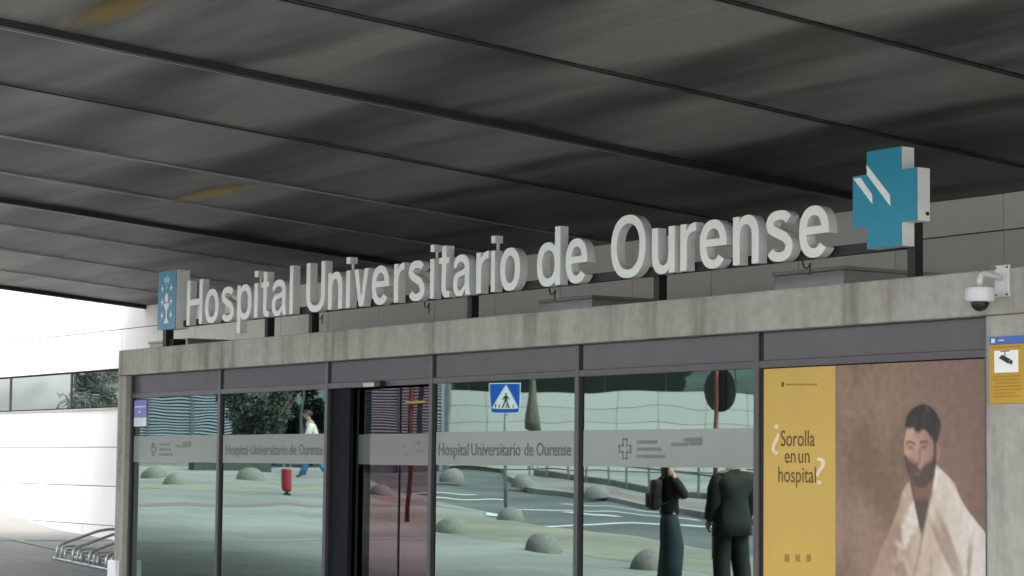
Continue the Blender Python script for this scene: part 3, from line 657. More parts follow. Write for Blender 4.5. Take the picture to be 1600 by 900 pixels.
# ================================================================== POSTER
px0, pxd, px1 = -12.53, -11.757, -10.256
pz1, pz0 = 2.228, .35
po = thing('exhibition_poster', 'tall poster with a yellow text strip and a brown painted portrait behind the last pane', 'poster', (px0, 0, pz0))
PH = pz1-pz0
b = MB(); b.box(0, px1-px0, .002, .02, 0, PH); b.build('backing_board', 'frame', po)
b = MB(); b.box(.0, pxd-px0, -.004, .0015, 0, PH); yp = b.build('yellow_strip', 'yellow', po)
def ptxt(body, a, c, ybase, cap, m='poster_text', off=.004):
    A_, C_ = onY(a, ybase), onY(c, ybase)
    bb = fitted_text(body, A_.x-px0, C_.x-px0, A_.z-pz0, cap, -.0065, 0, off)
    me = bpy.data.meshes.new('lettering'); bb.to_mesh(me); bb.free(); me.materials.append(M[m]); return obj('lettering', me, yp)
def capz(px, ya, yb): return onY(px, ya).z-onY(px, yb).z
ptxt('Sorolla', 1221, 1274, 697, capz(1225, 671, 697)); ptxt('en', 1227, 1244, 723, capz(1235, 699, 723)); ptxt('un', 1248.5, 1266, 723, capz(1235, 699, 723)); ptxt('hospital', 1217, 1276, 753, capz(1235, 727, 753))
ptxt('?', 1276, 1291, 757, capz(1285, 710, 757)*.95, 'poster_pale', -.004)
bb = fitted_text('?', 0, .11, 0, .24, 0, 0, -.004)
for v in bb.verts: v.co.x = .11-v.co.x; v.co.z = .24-v.co.z; v.co.y = -.0065
me = bpy.data.meshes.new('lettering'); bb.to_mesh(me); bb.free(); me.materials.append(M['poster_pale']); q = onY(1206, 713); o = obj('lettering', me, yp, (q.x-px0, 0, q.z-pz0)); o.scale = (.82, 1, .95)
def mark(a, ya, c, yb, m, name='print_mark'):
    A_, C_ = onY(a, ya), onY(c, yb); b = MB(); b.box(A_.x-px0, C_.x-px0, -.0065, -.0045, min(A_.z, C_.z)-pz0, max(A_.z, C_.z)-pz0); b.build(name, m, yp)
mark(1222, 597, 1226, 604, 'poster_text'); 
for a, c in ((1229, 1240), (1241, 1253), (1254, 1262), (1264, 1277)): mark(a, 599.5, c, 602, 'poster_faint')
for a in (1227, 1244, 1261): mark(a, 866, a+7, 878, 'poster_faint')
# the picture: a plain generic figure in a pale coat on a brown ground (stand-in print)
def sm(a, b_, t): t = max(0, min(1, (t-a)/(b_-a))); return t*t*(3-2*t)
def mixc(a, c, t): return tuple(a[i]*(1-t)+c[i]*t for i in range(3))
def paint(u, v):           # u metres from the left edge, v metres from the top
    n1 = noise.noise((u*2.2, v*2.2, 3)); n2 = noise.noise((u*7, v*3.0, 8)); n3 = noise.noise((u*26, v*26, 1))
    bgc = mixc((.18, .112, .076), (.285, .19, .132), sm(-.6, .6, n1+.45*n2+.15*n3)); bgc = mixc(bgc, (.205, .125, .10), sm(.5, 1.4, u+.3*n1))
    c = bgc
    # coat: shoulders and body
    cxx = .93
    dy = v-.93
    if dy > -.2:
        edge_r = .07+.12*sm(-.19, -.06, dy)+.30*sm(-.10, .30, dy)+.14*sm(.25, .6, dy)+.012*n2
        edge_l = .07+.10*sm(-.16, -.02, dy)+.13*sm(-.05, .25, dy)+.20*sm(.15, .6, dy)+.012*n2
        t = sm(0, .02, edge_r-(u-cxx))*sm(0, .02, edge_l+(u-cxx))*sm(-.19, -.13, dy)
        fold = noise.noise((u*9+v*3, v*2.2, 5))
        coat = mixc((.47, .36, .27), (.66, .60, .54), sm(-.35, .45, (u-cxx)*1.6+.35*fold-.05))
        coat = mixc(coat, (.30, .205, .145), .75*sm(.12, .5, noise.noise((u*6.5-v*3.5, v*2.2, 9))+.35*noise.noise((u*16-v*9, v*5, 2))))
        coat = mixc(coat, (.74, .69, .63), .7*sm(.2, .55, noise.noise((u*7+v*4.5, v*2.6, 14))+.3*n3))
        slv = abs((u-cxx)-(.30-.10*dy)); coat = mixc(coat, (.28, .19, .14), .7*(1-sm(.0, .022, slv+.01*n2))*sm(.12, .25, dy))
        but = abs((u-cxx)-(.03-.02*dy)); coat = mixc(coat, (.33, .23, .165), .6*(1-sm(.0, .012, but))*sm(.2, .3, dy))
        pok = (1-sm(0, .008, abs(dy-.42)))*sm(0, .01, .075-abs(u-cxx-.13)); coat = mixc(coat, (.24, .16, .12), .7*pok)
        coat = mixc(coat, (.34, .22, .17), sm(.10, .26, cxx-u)*.75)
        lap = abs((u-cxx)-(.02-.30*dy))
        coat = mixc(coat, (.30, .2, .14), .6*(1-sm(.0, .018, lap))*sm(0, .1, dy+.05))
        vneck = sm(0, .02, .10-.30*max(0, dy+.12)-abs(u-cxx+.035))*(1-sm(.12, .2, dy))
        coat = mixc(coat, (.10, .062, .048), vneck)
        c = mixc(c, coat, t)
    # neck, head
    nk = sm(0, .03, .075-abs(u-.905))*sm(.78, .82, v)*(1-sm(.90, .95, v)); c = mixc(c, (.20, .11, .08), nk)
    hx, hy = (u-.888)/.112, (v-.70)/.178
    br = .012*noise.noise((u*22, v*22, 6))
    skin = mixc((.52, .32, .24), (.31, .18, .14), sm(-.7, .9, hx+.35*n2))
    skin = mixc(skin, (.33, .19, .15), .6*sm(.05, .5, noise.noise((u*17, v*11, 2))))
    skin = mixc(skin, (.36, .18, .14), .5*(1-sm(.02, .06, math.hypot(u-.845, (v-.735)))))
    for ex in (-.052, .036):
        skin = mixc(skin, (.10, .06, .05), .75*(1-sm(.0, .034, math.hypot((u-.876-ex), (v-.688+br)*1.8))))
        skin = mixc(skin, (.05, .032, .03), .8*(1-sm(.0, .012, abs(v-.662-.2*abs(u-.876-ex)+br)))*sm(0, .012, .036-abs(u-.876-ex)))
    skin = mixc(skin, (.22, .12, .10), .7*(1-sm(0, .016, abs(u-.885-.0)))*sm(.68, .70, v)*(1-sm(.745, .765, v)))
    skin = mixc(skin, (.16, .085, .07), .7*(1-sm(0, .02, math.hypot((u-.868)*.7, v-.762))))
    beard = sm(.765, .80, v+.07*abs(hx)+br*1.5+.05*(hx > .55)*0)
    skin = mixc(skin, mixc((.05, .034, .03), (.10, .066, .055), sm(-.3, .4, n2+n3)), .9*beard)
    skin = mixc(skin, (.27, .13, .115), .75*(1-sm(.0, .014, math.hypot((u-.868)*.42, v-.812))))
    dh = math.hypot(hx, hy)+.025*n2
    c = mixc(c, skin, 1-sm(.94, 1.01, dh))
    ear = 1-sm(.8, 1.0, math.hypot((u-1.0)/.02, (v-.71)/.045)); c = mixc(c, (.33, .17, .135), ear)
    kx, ky = (u-.902)/.128, (v-.595)/.115
    cap_ = 1-sm(.90, 1.0, math.hypot(kx, ky)+.05*n2+2*br)
    line = 1-sm(.0, .03, v-(.598+.10*max(0, hx-.35)+.16*max(0, hx-.72)-.03*hx*hx*(hx < 0)+br*1.5))
    c = mixc(c, mixc((.026, .019, .02), (.062, .045, .042), sm(-.1, .6, noise.noise((u*30, v*9, 4)))), cap_*line)
    side = (1-sm(.0, .018, abs(u-.985)))*sm(.60, .62, v)*(1-sm(.72, .78, v)); c = mixc(c, (.05, .034, .032), .85*side)
    sh = 1+.12*n3
    return tuple(max(0, min(1, k*sh)) for k in c)
HC = onY(1438, 700); PU, PV, PK = HC.x-pxd, pz1-HC.z, 1.42
W_, H_ = px1-pxd, PH; nx, nz = 150, 190
verts = [(pxd-px0+W_*i/nx, -.004, PH-H_*j/nz) for j in range(nz+1) for i in range(nx+1)]
faces = [(j*(nx+1)+i, (j+1)*(nx+1)+i, (j+1)*(nx+1)+i+1, j*(nx+1)+i+1) for j in range(nz) for i in range(nx)]
me = bpy.data.meshes.new('picture_panel'); me.from_pydata(verts, [], faces); ca = me.color_attributes.new('print', 'FLOAT_COLOR', 'POINT')
k = 0
for j in range(nz+1):
    for i in range(nx+1):
        c = paint(.885+(W_*i/nx-PU)/PK, .69+(H_*j/nz-PV)/PK); ca.data[k].color = (c[0], c[1], c[2], 1); k += 1
me.materials.append(M['painting']); obj('picture_panel', me, po)

# ================================================================== SMALL THINGS ON THE ENTRANCE
# security camera on the right column / beam
Q = lambda px, py, y=YB: onY(px, py, y)
c0 = Q(1571, 440)
cc = thing('security_camera', 'white dome security camera on a bracket at the end of the concrete beam', 'camera', (c0.x, YB, c0.z))
b = MB(); b.box(-.09, .055, -.025, -.002, -.115, .125); b.build('mounting_plate', 'cctv', cc, bevel=.006)
b = MB(); b.tube([(-.03, -.025, .03), (-.03, -.14, .045), (-.03, -.19, .05), (-.03, -.225, .035), (-.03, -.235, 0), (-.03, -.235, -.05)], .024, 12); b.build('arm', 'cctv', cc, smooth=True)
b = MB(); b.lathe([(0, .0), (.05, .0), (.105, -.012), (.11, -.03), (.11, -.095), (.10, -.115), (.088, -.118), (0, -.118)], 28, (-.03, -.235, -.045)); b.build('housing', 'cctv', cc, smooth=False)
b = MB(); b.lathe([(.07*math.cos(a), -.118-.07*math.sin(a)) for a in [i*math.pi/2/8 for i in range(9)]], 24, (-.03, -.235, -.045)); b.build('dome', 'cctv_dome', cc, smooth=True)
b = MB()
for dx in (-.075, .04):
    for dz in (-.1, .105): b.box(dx-.007, dx+.007, -.03, -.0255, dz-.007, dz+.007)
b.build('bolts', 'darkmetal', cc); cc.scale = (.84, .84, .84)
# camera notice
n0 = Q(1547, 527); n1 = Q(1600, 524); n2 = Q(1547, 631)
nw, nh = .30, n0.z-n2.z
nc = thing('camera_notice', 'yellow camera surveillance notice with blue header on the concrete column', 'notice', (n0.x, YB, n2.z))
b = MB(); b.box(0, nw, -.008, -.001, 0, nh*.88); b.build('notice_panel', 'notice_yellow', nc)
b = MB(); b.box(0, nw, -.008, -.001, nh*.885, nh); hb = b.build('notice_header', 'notice_blue', nc)
b = MB(); b.box(.02, .05, -.0105, -.0085, nh*.91, nh*.975); b.box(.08, .13, -.0105, -.0085, nh*.935, nh*.95); b.build('header_emblem', 'paper_white', hb)
b = MB(); b.box(.045, .25, -.0105, -.0085, nh*.46, nh*.79); pc = b.build('pictogram_field', 'sign_white', nc)
b = MB(); k = nh
b.prism_y([(.085, k*.68), (.115, k*.725), (.185, k*.655), (.165, k*.59)], -.013, -.011); b.prism_y([(.17, k*.6), (.19, k*.65), (.205, k*.62), (.195, k*.57)], -.013, -.011)
b.box(.136, .142, -.013, -.011, k*.70, k*.775); b.box(.1, .18, -.013, -.011, k*.772, k*.785); b.build('camera_pictogram', 'pic_black', pc)
for i, (a, c) in enumerate(((.03, .27), (.03, .25), (.05, .26), (.03, .27), (.04, .27), (.03, .22), (.03, .26))):
    b = MB(); b.box(a, c, -.0105, -.0085, nh*(.395-.05*i), nh*(.415-.05*i)); b.build('notice_line', 'notice_line', nc)
b = MB(); b.box(.03, .27, -.0105, -.0085, nh*.83, nh*.85); b.build('notice_title', 'notice_line', nc)
# paper notice taped inside the first pane, and the white box at the column foot
pn = thing('paper_notice', 'small blue and white paper notice taped to the first glass pane', 'notice', (-23.69, 0, 1.915))
b = MB(); b.box(0, .34, -.006, -.002, 0, .10); b.build('white_field', 'paper_white', pn)
b = MB(); b.box(0, .34, -.006, -.002, .102, .295); q = b.build('blue_field', 'paper_blue', pn)
b = MB(); b.box(.02, .32, -.008, -.0065, .215, .228); b.build('notice_line', 'paper_white', q)
b = MB(); b.box(.13, .17, -.008, -.0065, .15, .175); b.build('notice_mark', 'paper_white', q)
wx = MB(); wx.box(XL-.03, XLI-.02, YB-.06, YB-.002, -.0, .40)
tag(wx.build('white_guard_box', 'box_white', bevel=.01), 'white metal guard box at the foot of the left concrete column', 'guard box')

# ================================================================== BICYCLE RACK
def bez(pts, n=6):      # rounded polyline
    out = [Vector(pts[0])]
    for a, b_, c in zip(pts, pts[1:], pts[2:]):
        a, b_, c = map(Vector, (a, b_, c)); r = min((b_-a).length, (c-b_).length)*.42
        p, q = b_+(a-b_).normalized()*r, b_+(c-b_).normalized()*r
        for k in range(n+1):
            t_ = k/n; out.append(p*(1-t_)**2+b_*2*t_*(1-t_)+q*t_*t_)
    out.append(Vector(pts[-1])); return out
rk0 = Vector((-26.85, .35, g(-26.85)))
rack = thing('bicycle_rack', 'galvanised tube bicycle rack with slanting hoops on the pavement by the wall', 'bicycle rack', rk0)
def rz(x): return g(rk0.x+x)-rk0.z
for k in range(6):
    x = k*.52+.02; z = rz(x)+.01
    b = MB()
    b.tube(bez([(x, .02, z), (x, .02, z+.17), (x, .62, z+.37), (x+.03, .93, z+.38), (x+.03, .98, z)], 5), .019, 8); b.build('hoop', 'steel', rack, smooth=True)
    b = MB(); b.tube(bez([(x+.13, .03, z), (x+.13, .03, z+.17), (x+.13, .30, z+.17), (x+.13, .32, z)], 5), .014, 8); b.build('wheel_holder', 'steel', rack, smooth=True)
    b = MB(); b.tube(bez([(x+.24, .03, z), (x+.24, .03, z+.13), (x+.24, .26, z+.13), (x+.24, .28, z)], 5), .014, 8); b.build('wheel_holder', 'steel', rack, smooth=True)
for y in (.02, .30, .97):
    b = MB(); b.tube([(-.08, y, rz(-.08)+.02), (2.95, y, rz(2.95)+.02)], .018, 8); b.build('base_rail', 'steel', rack, smooth=True)

# ================================================================== ACROSS THE FORECOURT (seen in the glass)
# concrete half-domes
prof = [(math.cos(a), math.sin(a)) for a in [i*math.pi/2/10 for i in range(11)]]
db = MB(); db.lathe([(1.0, -.15)]+[(r if r > 1e-6 else 0, z) for r, z in prof], 32); dome_me = db.mesh('dome_bollard', 'stone', smooth=True)
domes = [(850, 862, .54, 'weathered concrete dome on the ochre paving beside the two people'), (1014, 888, .53, 'concrete dome on the ochre paving partly behind the woman'), (704, 831, .53, 'concrete dome on the ochre paving nearest the sliding door pane'),
         (797, 812, .53, 'concrete dome at the foot of the pedestrian crossing sign'), (706, 752, .60, 'concrete dome across the road facing the crossing sign'), (817, 758, .58, 'concrete dome across the road beside the folded parasol stand'),
         (930, 776, .54, 'concrete dome across the road before the low railing'), (592, 772, .52, 'concrete dome by the red paving corner of the pavement'), (392, 750, .62, 'concrete dome beside the red litter bin'),
         (240, 746, .56, 'wide concrete dome before the pink wall'), (271, 757, .50, 'smaller concrete dome leading the pair before the pink wall')]
for px, py, dia_, lab in domes:
    p = G(px, py); o = obj('dome_bollard', dome_me); o.location = p; o.scale = (dia_/2, dia_/2, dia_/2*.98); o.rotation_euler = (0, 0, random.uniform(0, 6)); tag(o, lab, 'dome bollard', 'concrete dome bollards along the kerbs')

VR = Vector((AX.x, 0, 0))
right_v = Vector((ROT[0][0], ROT[1][0], 0)).normalized()      # horizontal right of the view in the mirrored world
fwd_v = Vector((ROT[0][2], ROT[1][2], 0)).normalized()
rr = Vector((right_v.x, -right_v.y, 0)); ff = Vector((fwd_v.x, -fwd_v.y, 0))   # the same, in the real world
FACE = math.atan2(rr.y, rr.x)
def face_at(o): o.rotation_euler = (0, 0, math.atan2(rr.y, rr.x)); return o
# local frame of things facing the glass: +x = image right as seen in the glass; viewer is on the +y side after the mirror flip
# pedestrian crossing sign
sp = G(789, 790); s_ = 1.0
cs = thing('crossing_sign', 'blue square pedestrian crossing sign with white triangle on a grey pole', 'road sign', sp, FACE+R_(6))
# viewer side: direction from sign towards the glass is -ff
sgn = -1 if (Matrix.Rotation(FACE, 3, 'Z') @ Vector((0, 1, 0))).dot(ff) > 0 else 1
def yv(d): return sgn*d                       # d metres towards the viewer
b = MB(); b.tube([(0, 0, -.1), (0, 0, 2.5)], .035, 10); b.build('pole', 'pole', cs, smooth=True)
SZ0, SZ1, SH = 1.88, 2.50, .30
def sbox(x0, x1, d0, d1, z0, z1): bb = MB(); bb.box(x0, x1, min(yv(d0), yv(d1)), max(yv(d0), yv(d1)), z0, z1); return bb
sbox(-SH, SH, .036, .05, SZ0, SZ1).build('sign_plate', 'sign_white', cs)
sbox(-SH+.018, SH-.018, .0505, .054, SZ0+.018, SZ1-.018).build('sign_face', 'sign_blue', cs)
def spoly(pts, d0, d1, name, m): bb = MB(); bb.prism_y(pts, min(yv(d0), yv(d1)), max(yv(d0), yv(d1))); bb.build(name, m, cs)
spoly([(-.265, SZ0+.10), (.265, SZ0+.10), (0, SZ1-.03)], .0545, .057, 'white_triangle', 'sign_white')
zz = SZ0+.12
bb = MB()
def addp(pts): bb.prism_y(pts, min(yv(.0575), yv(.06)), max(yv(.0575), yv(.06)))
addp([(.022*math.cos(i*.7854), zz+.275+.024*math.sin(i*.7854)) for i in range(8)])
addp([(-.03, zz+.245), (.03, zz+.245), (.026, zz+.14), (-.026, zz+.14)])
addp([(-.03, zz+.24), (-.075, zz+.165), (-.06, zz+.155), (-.02, zz+.21)]); addp([(.03, zz+.24), (.075, zz+.165), (.06, zz+.155), (.02, zz+.21)])
addp([(-.026, zz+.14), (.004, zz+.14), (-.055, zz+.0), (-.085, zz+.0)]); addp([(0, zz+.14), (.026, zz+.14), (.085, zz+.0), (.05, zz+.0)])
for i in range(6):
    x = -.2+i*.07; 
    if abs(x+.06) > .03 and abs(x-.08) > .02: addp([(x, zz+.07), (x+.018, zz+.07), (x+.008, zz-.0), (x-.016, zz-.0)])
bb.build('walker_pictogram', 'pic_black', cs)
# round traffic sign seen from behind on a red pole
rs_base = at_scale(1117, 733, 108); rp_ = mir(rs_base); rp_.z = g(rp_.x)
rs = thing('round_traffic_sign', 'round traffic sign seen from its dark back on a red pole', 'road sign', rp_, FACE+R_(44))
top = rs_base.z+(733-577)/108-rp_.z; cz_ = rs_base.z+(733-610)/108-rp_.z; rad = .31
b = MB(); b.tube([(0, 0, -.1), (0, 0, top-.0)], .034, 10); b.build('pole', 'red', rs, smooth=True)
b = MB(); b.lathe([(0, 0), (rad, 0), (rad, .018), (rad-.012, .02), (rad-.012, .008), (0, .008)], 36); o = b.build('sign_disc', 'sign_back', rs); o.rotation_euler = (R_(90)*sgn, 0, 0); o.location = (.03, yv(-.05), cz_)
b = MB(); b.box(.06, .13, min(yv(-.04), yv(-.012)), max(yv(-.04), yv(-.012)), cz_-.25, cz_+.25); b.build('stiffener', 'darkmetal', rs)
# red sign post with a dark panel seen edge-on and a yellow plate
rq = G(635, 816)
rd = thing('red_sign_post', 'slim red post with a dark upright panel and a thin yellow plate', 'road sign', rq, FACE)
b = MB(); b.tube([(0, 0, -.1), (0, 0, 2.7)], .04, 10); b.build('post', 'red', rd, smooth=True)
sbox(.03, .10, .0, .05, 1.2, 1.26).build('bracket', 'red', rd)
sbox(.105, .19, -.06, .06, 1.2, 2.7).build('dark_panel', 'sign_back', rd, bevel=.006)
sbox(-.09, .23, .065, .085, 2.06, 2.10).build('yellow_plate', 'yellow_sign', rd)
# red litter bin
bp_ = G(449, 774)
lb = thing('litter_bin', 'slim red litter bin on a black foot with a raised lid', 'litter bin', bp_, FACE)
b = MB(); b.lathe([(0, 0), (.09, 0), (.09, .03), (.035, .06), (.035, .12), (0, .12)], 20); b.build('foot', 'postmetal', lb)
b = MB(); b.lathe([(0, .08), (.07, .08), (.112, .14), (.115, .15), (.115, .55), (.10, .56), (0, .56)], 24); b.build('bin_body', 'bin_red', lb, smooth=False)
b = MB()
for a in range(3): b.tube([(.095*math.cos(a*2.1), .095*math.sin(a*2.1), .55), (.095*math.cos(a*2.1), .095*math.sin(a*2.1), .68)], .012, 6)
b.build('lid_struts', 'alu', lb)
b = MB(); b.lathe([(0, .67), (.12, .67), (.12, .72), (.06, .76), (0, .77)], 24); b.build('lid', 'bin_red', lb)
# folded parasol in a tubular stand
pp = at_scale(834, 752, 52); pr = mir(pp); pr.z = g(pr.x)
ps = thing('folded_parasol', 'tall folded brown parasol in a dark tube stand by the railing', 'parasol', pr, FACE)
b = MB(); b.tube([(0, 0, 0), (0, 0, 3.3)], .025, 8); b.build('pole', 'fence', ps)
b = MB(); b.lathe([(.03, 1.15), (.20, 1.2), (.19, 1.6), (.13, 2.2), (.07, 2.8), (.02, 3.2), (0, 3.22)], 14)
for v in b.b.verts:
    a = math.atan2(v.co.y, v.co.x); k = 1+.16*math.cos(a*7); v.co.x *= k; v.co.y *= k
b.build('canopy_cloth', 'canvas', ps, smooth=True)
b = MB()
for x in (-.16, .16): b.box(x-.018, x+.018, -.018, .018, 0, .62)
b.box(-.141, .141, -.015, .015, .40, .44); b.build('stand', 'fence', ps)
# low railing on a plinth beyond the road
f0, f1 = Vector((-52.5, -24.6, 0)), Vector((-26, -17.4, 0))
rdir = (f1-f0).normalized(); L = (f1-f0).length; ra = math.atan2(rdir.y, rdir.x)
rl = thing('low_railing', 'low grey tube railing on a dark plinth beyond the road', 'railing', (f0.x, f0.y, g(f0.x)), ra)
def fz(t_): p = f0+rdir*t_; return g(p.x)-g(f0.x)
n_ = int(L/1.45)
for i in range(n_+1):
    t_ = i*L/n_; z = fz(t_); b = MB(); b.box(t_-.025, t_+.025, -.02, .02, z, z+.95); b.build('post', 'fence', rl)
for h, r in ((.97, .03), (.60, .025)):
    b = MB(); b.tube([(i*L/n_, 0, fz(i*L/n_)+h) for i in range(n_+1)], r, 6); b.build('rail', 'fence', rl)
b = MB()
for i in range(n_): 
    a, c = i*L/n_, (i+1)*L/n_
    b.obox(((a+c)/2, -.25, (fz(a)+fz(c))/2+.03), ((c-a)/2-.004, 0, (fz(c)-fz(a))/2), (0, .12, 0), (0, 0, .12))
b.build('plinth', 'plinth', rl)
# dark planter wall and pale pink wall to the left
w0, w1 = mir(at_scale(300, 733, 60)), mir(at_scale(418, 733, 59))
def wall_between(name, a, c, h, th, m, label, cat, z0=-.1):
    d = Vector((c.x-a.x, c.y-a.y, 0)); o = thing(name, label, cat, (a.x, a.y, g(a.x)), math.atan2(d.y, d.x))
    b = MB(); b.box(0, d.length, -th/2, th/2, z0, h); b.build('wall_body', m, o, bevel=.02)
    b = MB(); b.box(-.02, d.length+.02, -th/2-.03, th/2+.03, h+.002, h+.06); b.build('coping', 'plinth', o); return o
wall_between('planter_wall', w0, w1, .26, .4, 'planter', 'low dark planter wall behind the concrete domes', 'planter')
w0, w1 = mir(at_scale(190, 733, 52)), mir(at_scale(318, 733, 52))
wall_between('garden_wall', w0, w1, .55, .3, 'pink', 'low pinkish rendered wall at the end of the forecourt', 'wall')

# white clad building opposite
S_ = 43.75
org = mir(at_scale(800, 733, S_)); org.z = g(org.x)
ob = thing('white_building', 'long white panelled building with a dark window ribbon across the road', 'building', org, FACE)
zr = 1.5-org.z
bb = MB(); bb.box(-4.0, 30, min(yv(-.03), yv(-8)), max(yv(-.03), yv(-8)), -.2, 8); bb.build('wall_backing', 'joint', ob)
pw, ph = 1.55, .55
pmesh = MB(); pmesh.box(.008, pw-.008, min(yv(-.028), yv(.0)), max(yv(-.028), yv(.0)), .008, ph-.008); pmesh = pmesh.mesh('wall_panel', 'far_panel')
ztop = zr+(733-614)/S_
for i in range(22):
    for j in range(1, 6):
        if ztop-j*ph < -.2: continue
        o = obj('wall_panel', pmesh, ob); o.location = (-4.0+i*pw, random.uniform(-.003, .003), ztop-j*ph)
for i in range(14):
    bb = MB(); bb.box(-4.0+i*2.4+.03, -4.0+(i+1)*2.4-.03, min(yv(-.025), yv(-.01)), max(yv(-.025), yv(-.01)), ztop+.02, ztop+.84); bb.build('window', 'dark_glass', ob)
bb = MB(); bb.box(-4.0, 30, min(yv(-.028), yv(.02)), max(yv(-.028), yv(.02)), ztop+.86, ztop+.92); bb.build('ribbon_head', 'alu', ob)
bb = MB(); bb.box(-4.0, 30, min(yv(-.028), yv(.0)), max(yv(-.028), yv(.0)), ztop+.95, 8); bb.build('upper_cladding', 'far_panel', ob)
# louvred building with a glazed bay
S2 = 45.0
org = mir(at_scale(440, 730, S2)); org.z = g(org.x)
lv = thing('louvred_building', 'blue grey louvred building with a dark glazed bay behind the trees', 'building', org, FACE)
bx0, bx1 = (185-440)/S2, (698-440)/S2
bb = MB(); bb.box(bx0, bx1, min(yv(-.12), yv(-7)), max(yv(-.12), yv(-7)), -.2, 7.5); bb.build('wall_backing', 'louvre_back', lv)
zr = 1.5-org.z
def bay(a, c):
    n = int((zr+3.6-(zr+.9))/.105)
    sm_ = MB(); sm_.obox((0, 0, 0), ((c-a)/2-.03, 0, 0), (0, .04, .018*sgn), (0, -.006*sgn, .026)); sm_ = sm_.mesh('louvre_slat', 'louvre')
    for k in range(n):
        o = obj('louvre_slat', sm_, lv); o.location = ((a+c)/2, yv(-.06), zr+.75+k*.105)
    for x in (a, c):
        b = MB(); b.box(x-.045, x+.045, min(yv(-.1), yv(.02)), max(yv(-.1), yv(.02)), -.1, zr+3.7); b.build('louvre_post', 'louvre', lv)
b0 = (185-440)/S2
for (pa, pb) in ((185, 229), (229, 299), (299, 369), (560, 622), (622, 690)): bay((pa-440)/S2, (pb-440)/S2)
for (pa, pb) in ((369, 405), (405, 442), (442, 472), (472, 510), (510, 560)):
    b = MB(); b.box((pa-440)/S2+.05, (pb-440)/S2-.03, min(yv(-.11), yv(-.06)), max(yv(-.11), yv(-.06)), .1, zr+3.7); q = b.build('window', 'dark_glass', lv)
    b = MB(); b.box((pa-440)/S2-.03, (pa-440)/S2+.045, min(yv(-.11), yv(0)), max(yv(-.11), yv(0)), 0, zr+3.72); b.build('window_mullion', 'fence', q)
b = MB(); b.box(bx0, bx1, min(yv(-.11), yv(.1)), max(yv(-.11), yv(.1)), zr+3.75, zr+4.6); b.build('roof_fascia', 'louvre', lv)

# trees
def tree(base, h, rx, m, label, seed, n=2600, trunk_h=None, leaf=1.0):
    rnd = random.Random(seed); th = trunk_h or h*.32
    t_ = thing('broadleaf_tree', label, 'tree', base, rnd.uniform(0, 6), 'trees around the forecourt')
    b = MB(); b.tube([(0, 0, -.2), (.04, .02, th*.6), (.02, .06, th), (.1, 0, h*.6), (.05, .05, h*.85)], [.16, .13, .11, .07, .02], 10)
    for k in range(6):
        a = k*1.05+rnd.uniform(-.3, .3); z0 = th*(.8+.12*k); e = Vector((math.cos(a)*rx*.75, math.sin(a)*rx*.75, z0+h*.22+rnd.uniform(0, .5)))
        b.tube([(0.03, .03, z0), (e.x*.4, e.y*.4, z0+h*.09), tuple(e)], [.06, .045, .012], 6)
    b.build('trunk', 'bark', t_, smooth=True)
    cl = []
    for k in range(22):
        a = rnd.uniform(0, 6.28); r = rx*math.sqrt(rnd.random())*.85; z = th+(h-th)*rnd.uniform(.08, .92)
        f_ = math.sin(math.pi*min(1, max(.12, (z-th)/(h-th))))**.6; cl.append((Vector((math.cos(a)*r*f_, math.sin(a)*r*f_, z)), rnd.uniform(.35, .62)*rx*.6))
    v, fc = [], []
    for k in range(n):
        c, r = cl[k % len(cl)]; d = Vector((rnd.gauss(0, 1), rnd.gauss(0, 1), rnd.gauss(0, .8))).normalized()*r*rnd.uniform(.55, 1.08); p = c+d
        s = rnd.uniform(.07, .15)*leaf; q = Quaternion((rnd.gauss(0, 1), rnd.gauss(0, 1), rnd.gauss(0, 1), rnd.gauss(0, 1))).normalized(); i = len(v)
        for x, y in ((-s, 0), (0, -s*.5), (s, 0), (0, s*.5)): v.append(tuple(p+q @ Vector((x, y, 0))))
        fc.append((i, i+1, i+2, i+3))
    me = bpy.data.meshes.new('crown'); me.from_pydata(v, [], fc); me.materials.append(M[m]); obj('crown', me, t_)
def vt(px, s):
    p = mir(at_scale(px, 733, s)); p.z = g(p.x); return p
tree(vt(408, 50), 5.2, 1.5, 'leaf1', 'dark leafy tree before the glazed bay of the louvred building', 3, 9000, .7, .75)
def vt2(px, s):      # seen in the window ribbon of the wall (mirror plane y = YW)
    p = at_scale(px, 733, s); return Vector((p.x, 2*YW-p.y, g(p.x)))
tree(vt2(135, 46), 3.3, 1.5, 'leaf1', 'low dark tree at the far end of the forecourt, left of a pair', 5, 6000, 1.0, .55)
tree(vt2(190, 42), 3.7, 1.8, 'leaf2', 'broad mid green tree at the far end of the forecourt', 6, 6500, 1.1, .55)

# ================================================================== PEOPLE
def skin_mesh(name, nodes, edges, mats, sub=2, matf=None):
    """nodes: {key: (x,y,z,rx,ry)}"""
    keys = list(nodes); me = bpy.data.meshes.new(name); me.from_pydata([nodes[k][:3] for k in keys], [(keys.index(a), keys.index(b)) for a, b in edges], [])
    o = bpy.data.objects.new(name, me); COL.objects.link(o)
    md = o.modifiers.new('skin', 'SKIN'); md.use_smooth_shade = True
    sv = me.skin_vertices[0].data
    for i, k in enumerate(keys):
        n = nodes[k]; sv[i].radius = (n[3], n[4] if len(n) > 4 else n[3]); sv[i].use_root = (i == 0)
    sb = o.modifiers.new('sub', 'SUBSURF'); sb.levels = sub; sb.render_levels = sub
    dg = bpy.context.evaluated_depsgraph_get(); m2 = bpy.data.meshes.new_from_object(o.evaluated_get(dg))
    bpy.data.objects.remove(o); m2.materials.clear()
    for m_ in mats: m2.materials.append(M[m_])
    for p in m2.polygons:
        p.use_smooth = True; p.material_index = matf(p.center) if matf else 0
    return m2
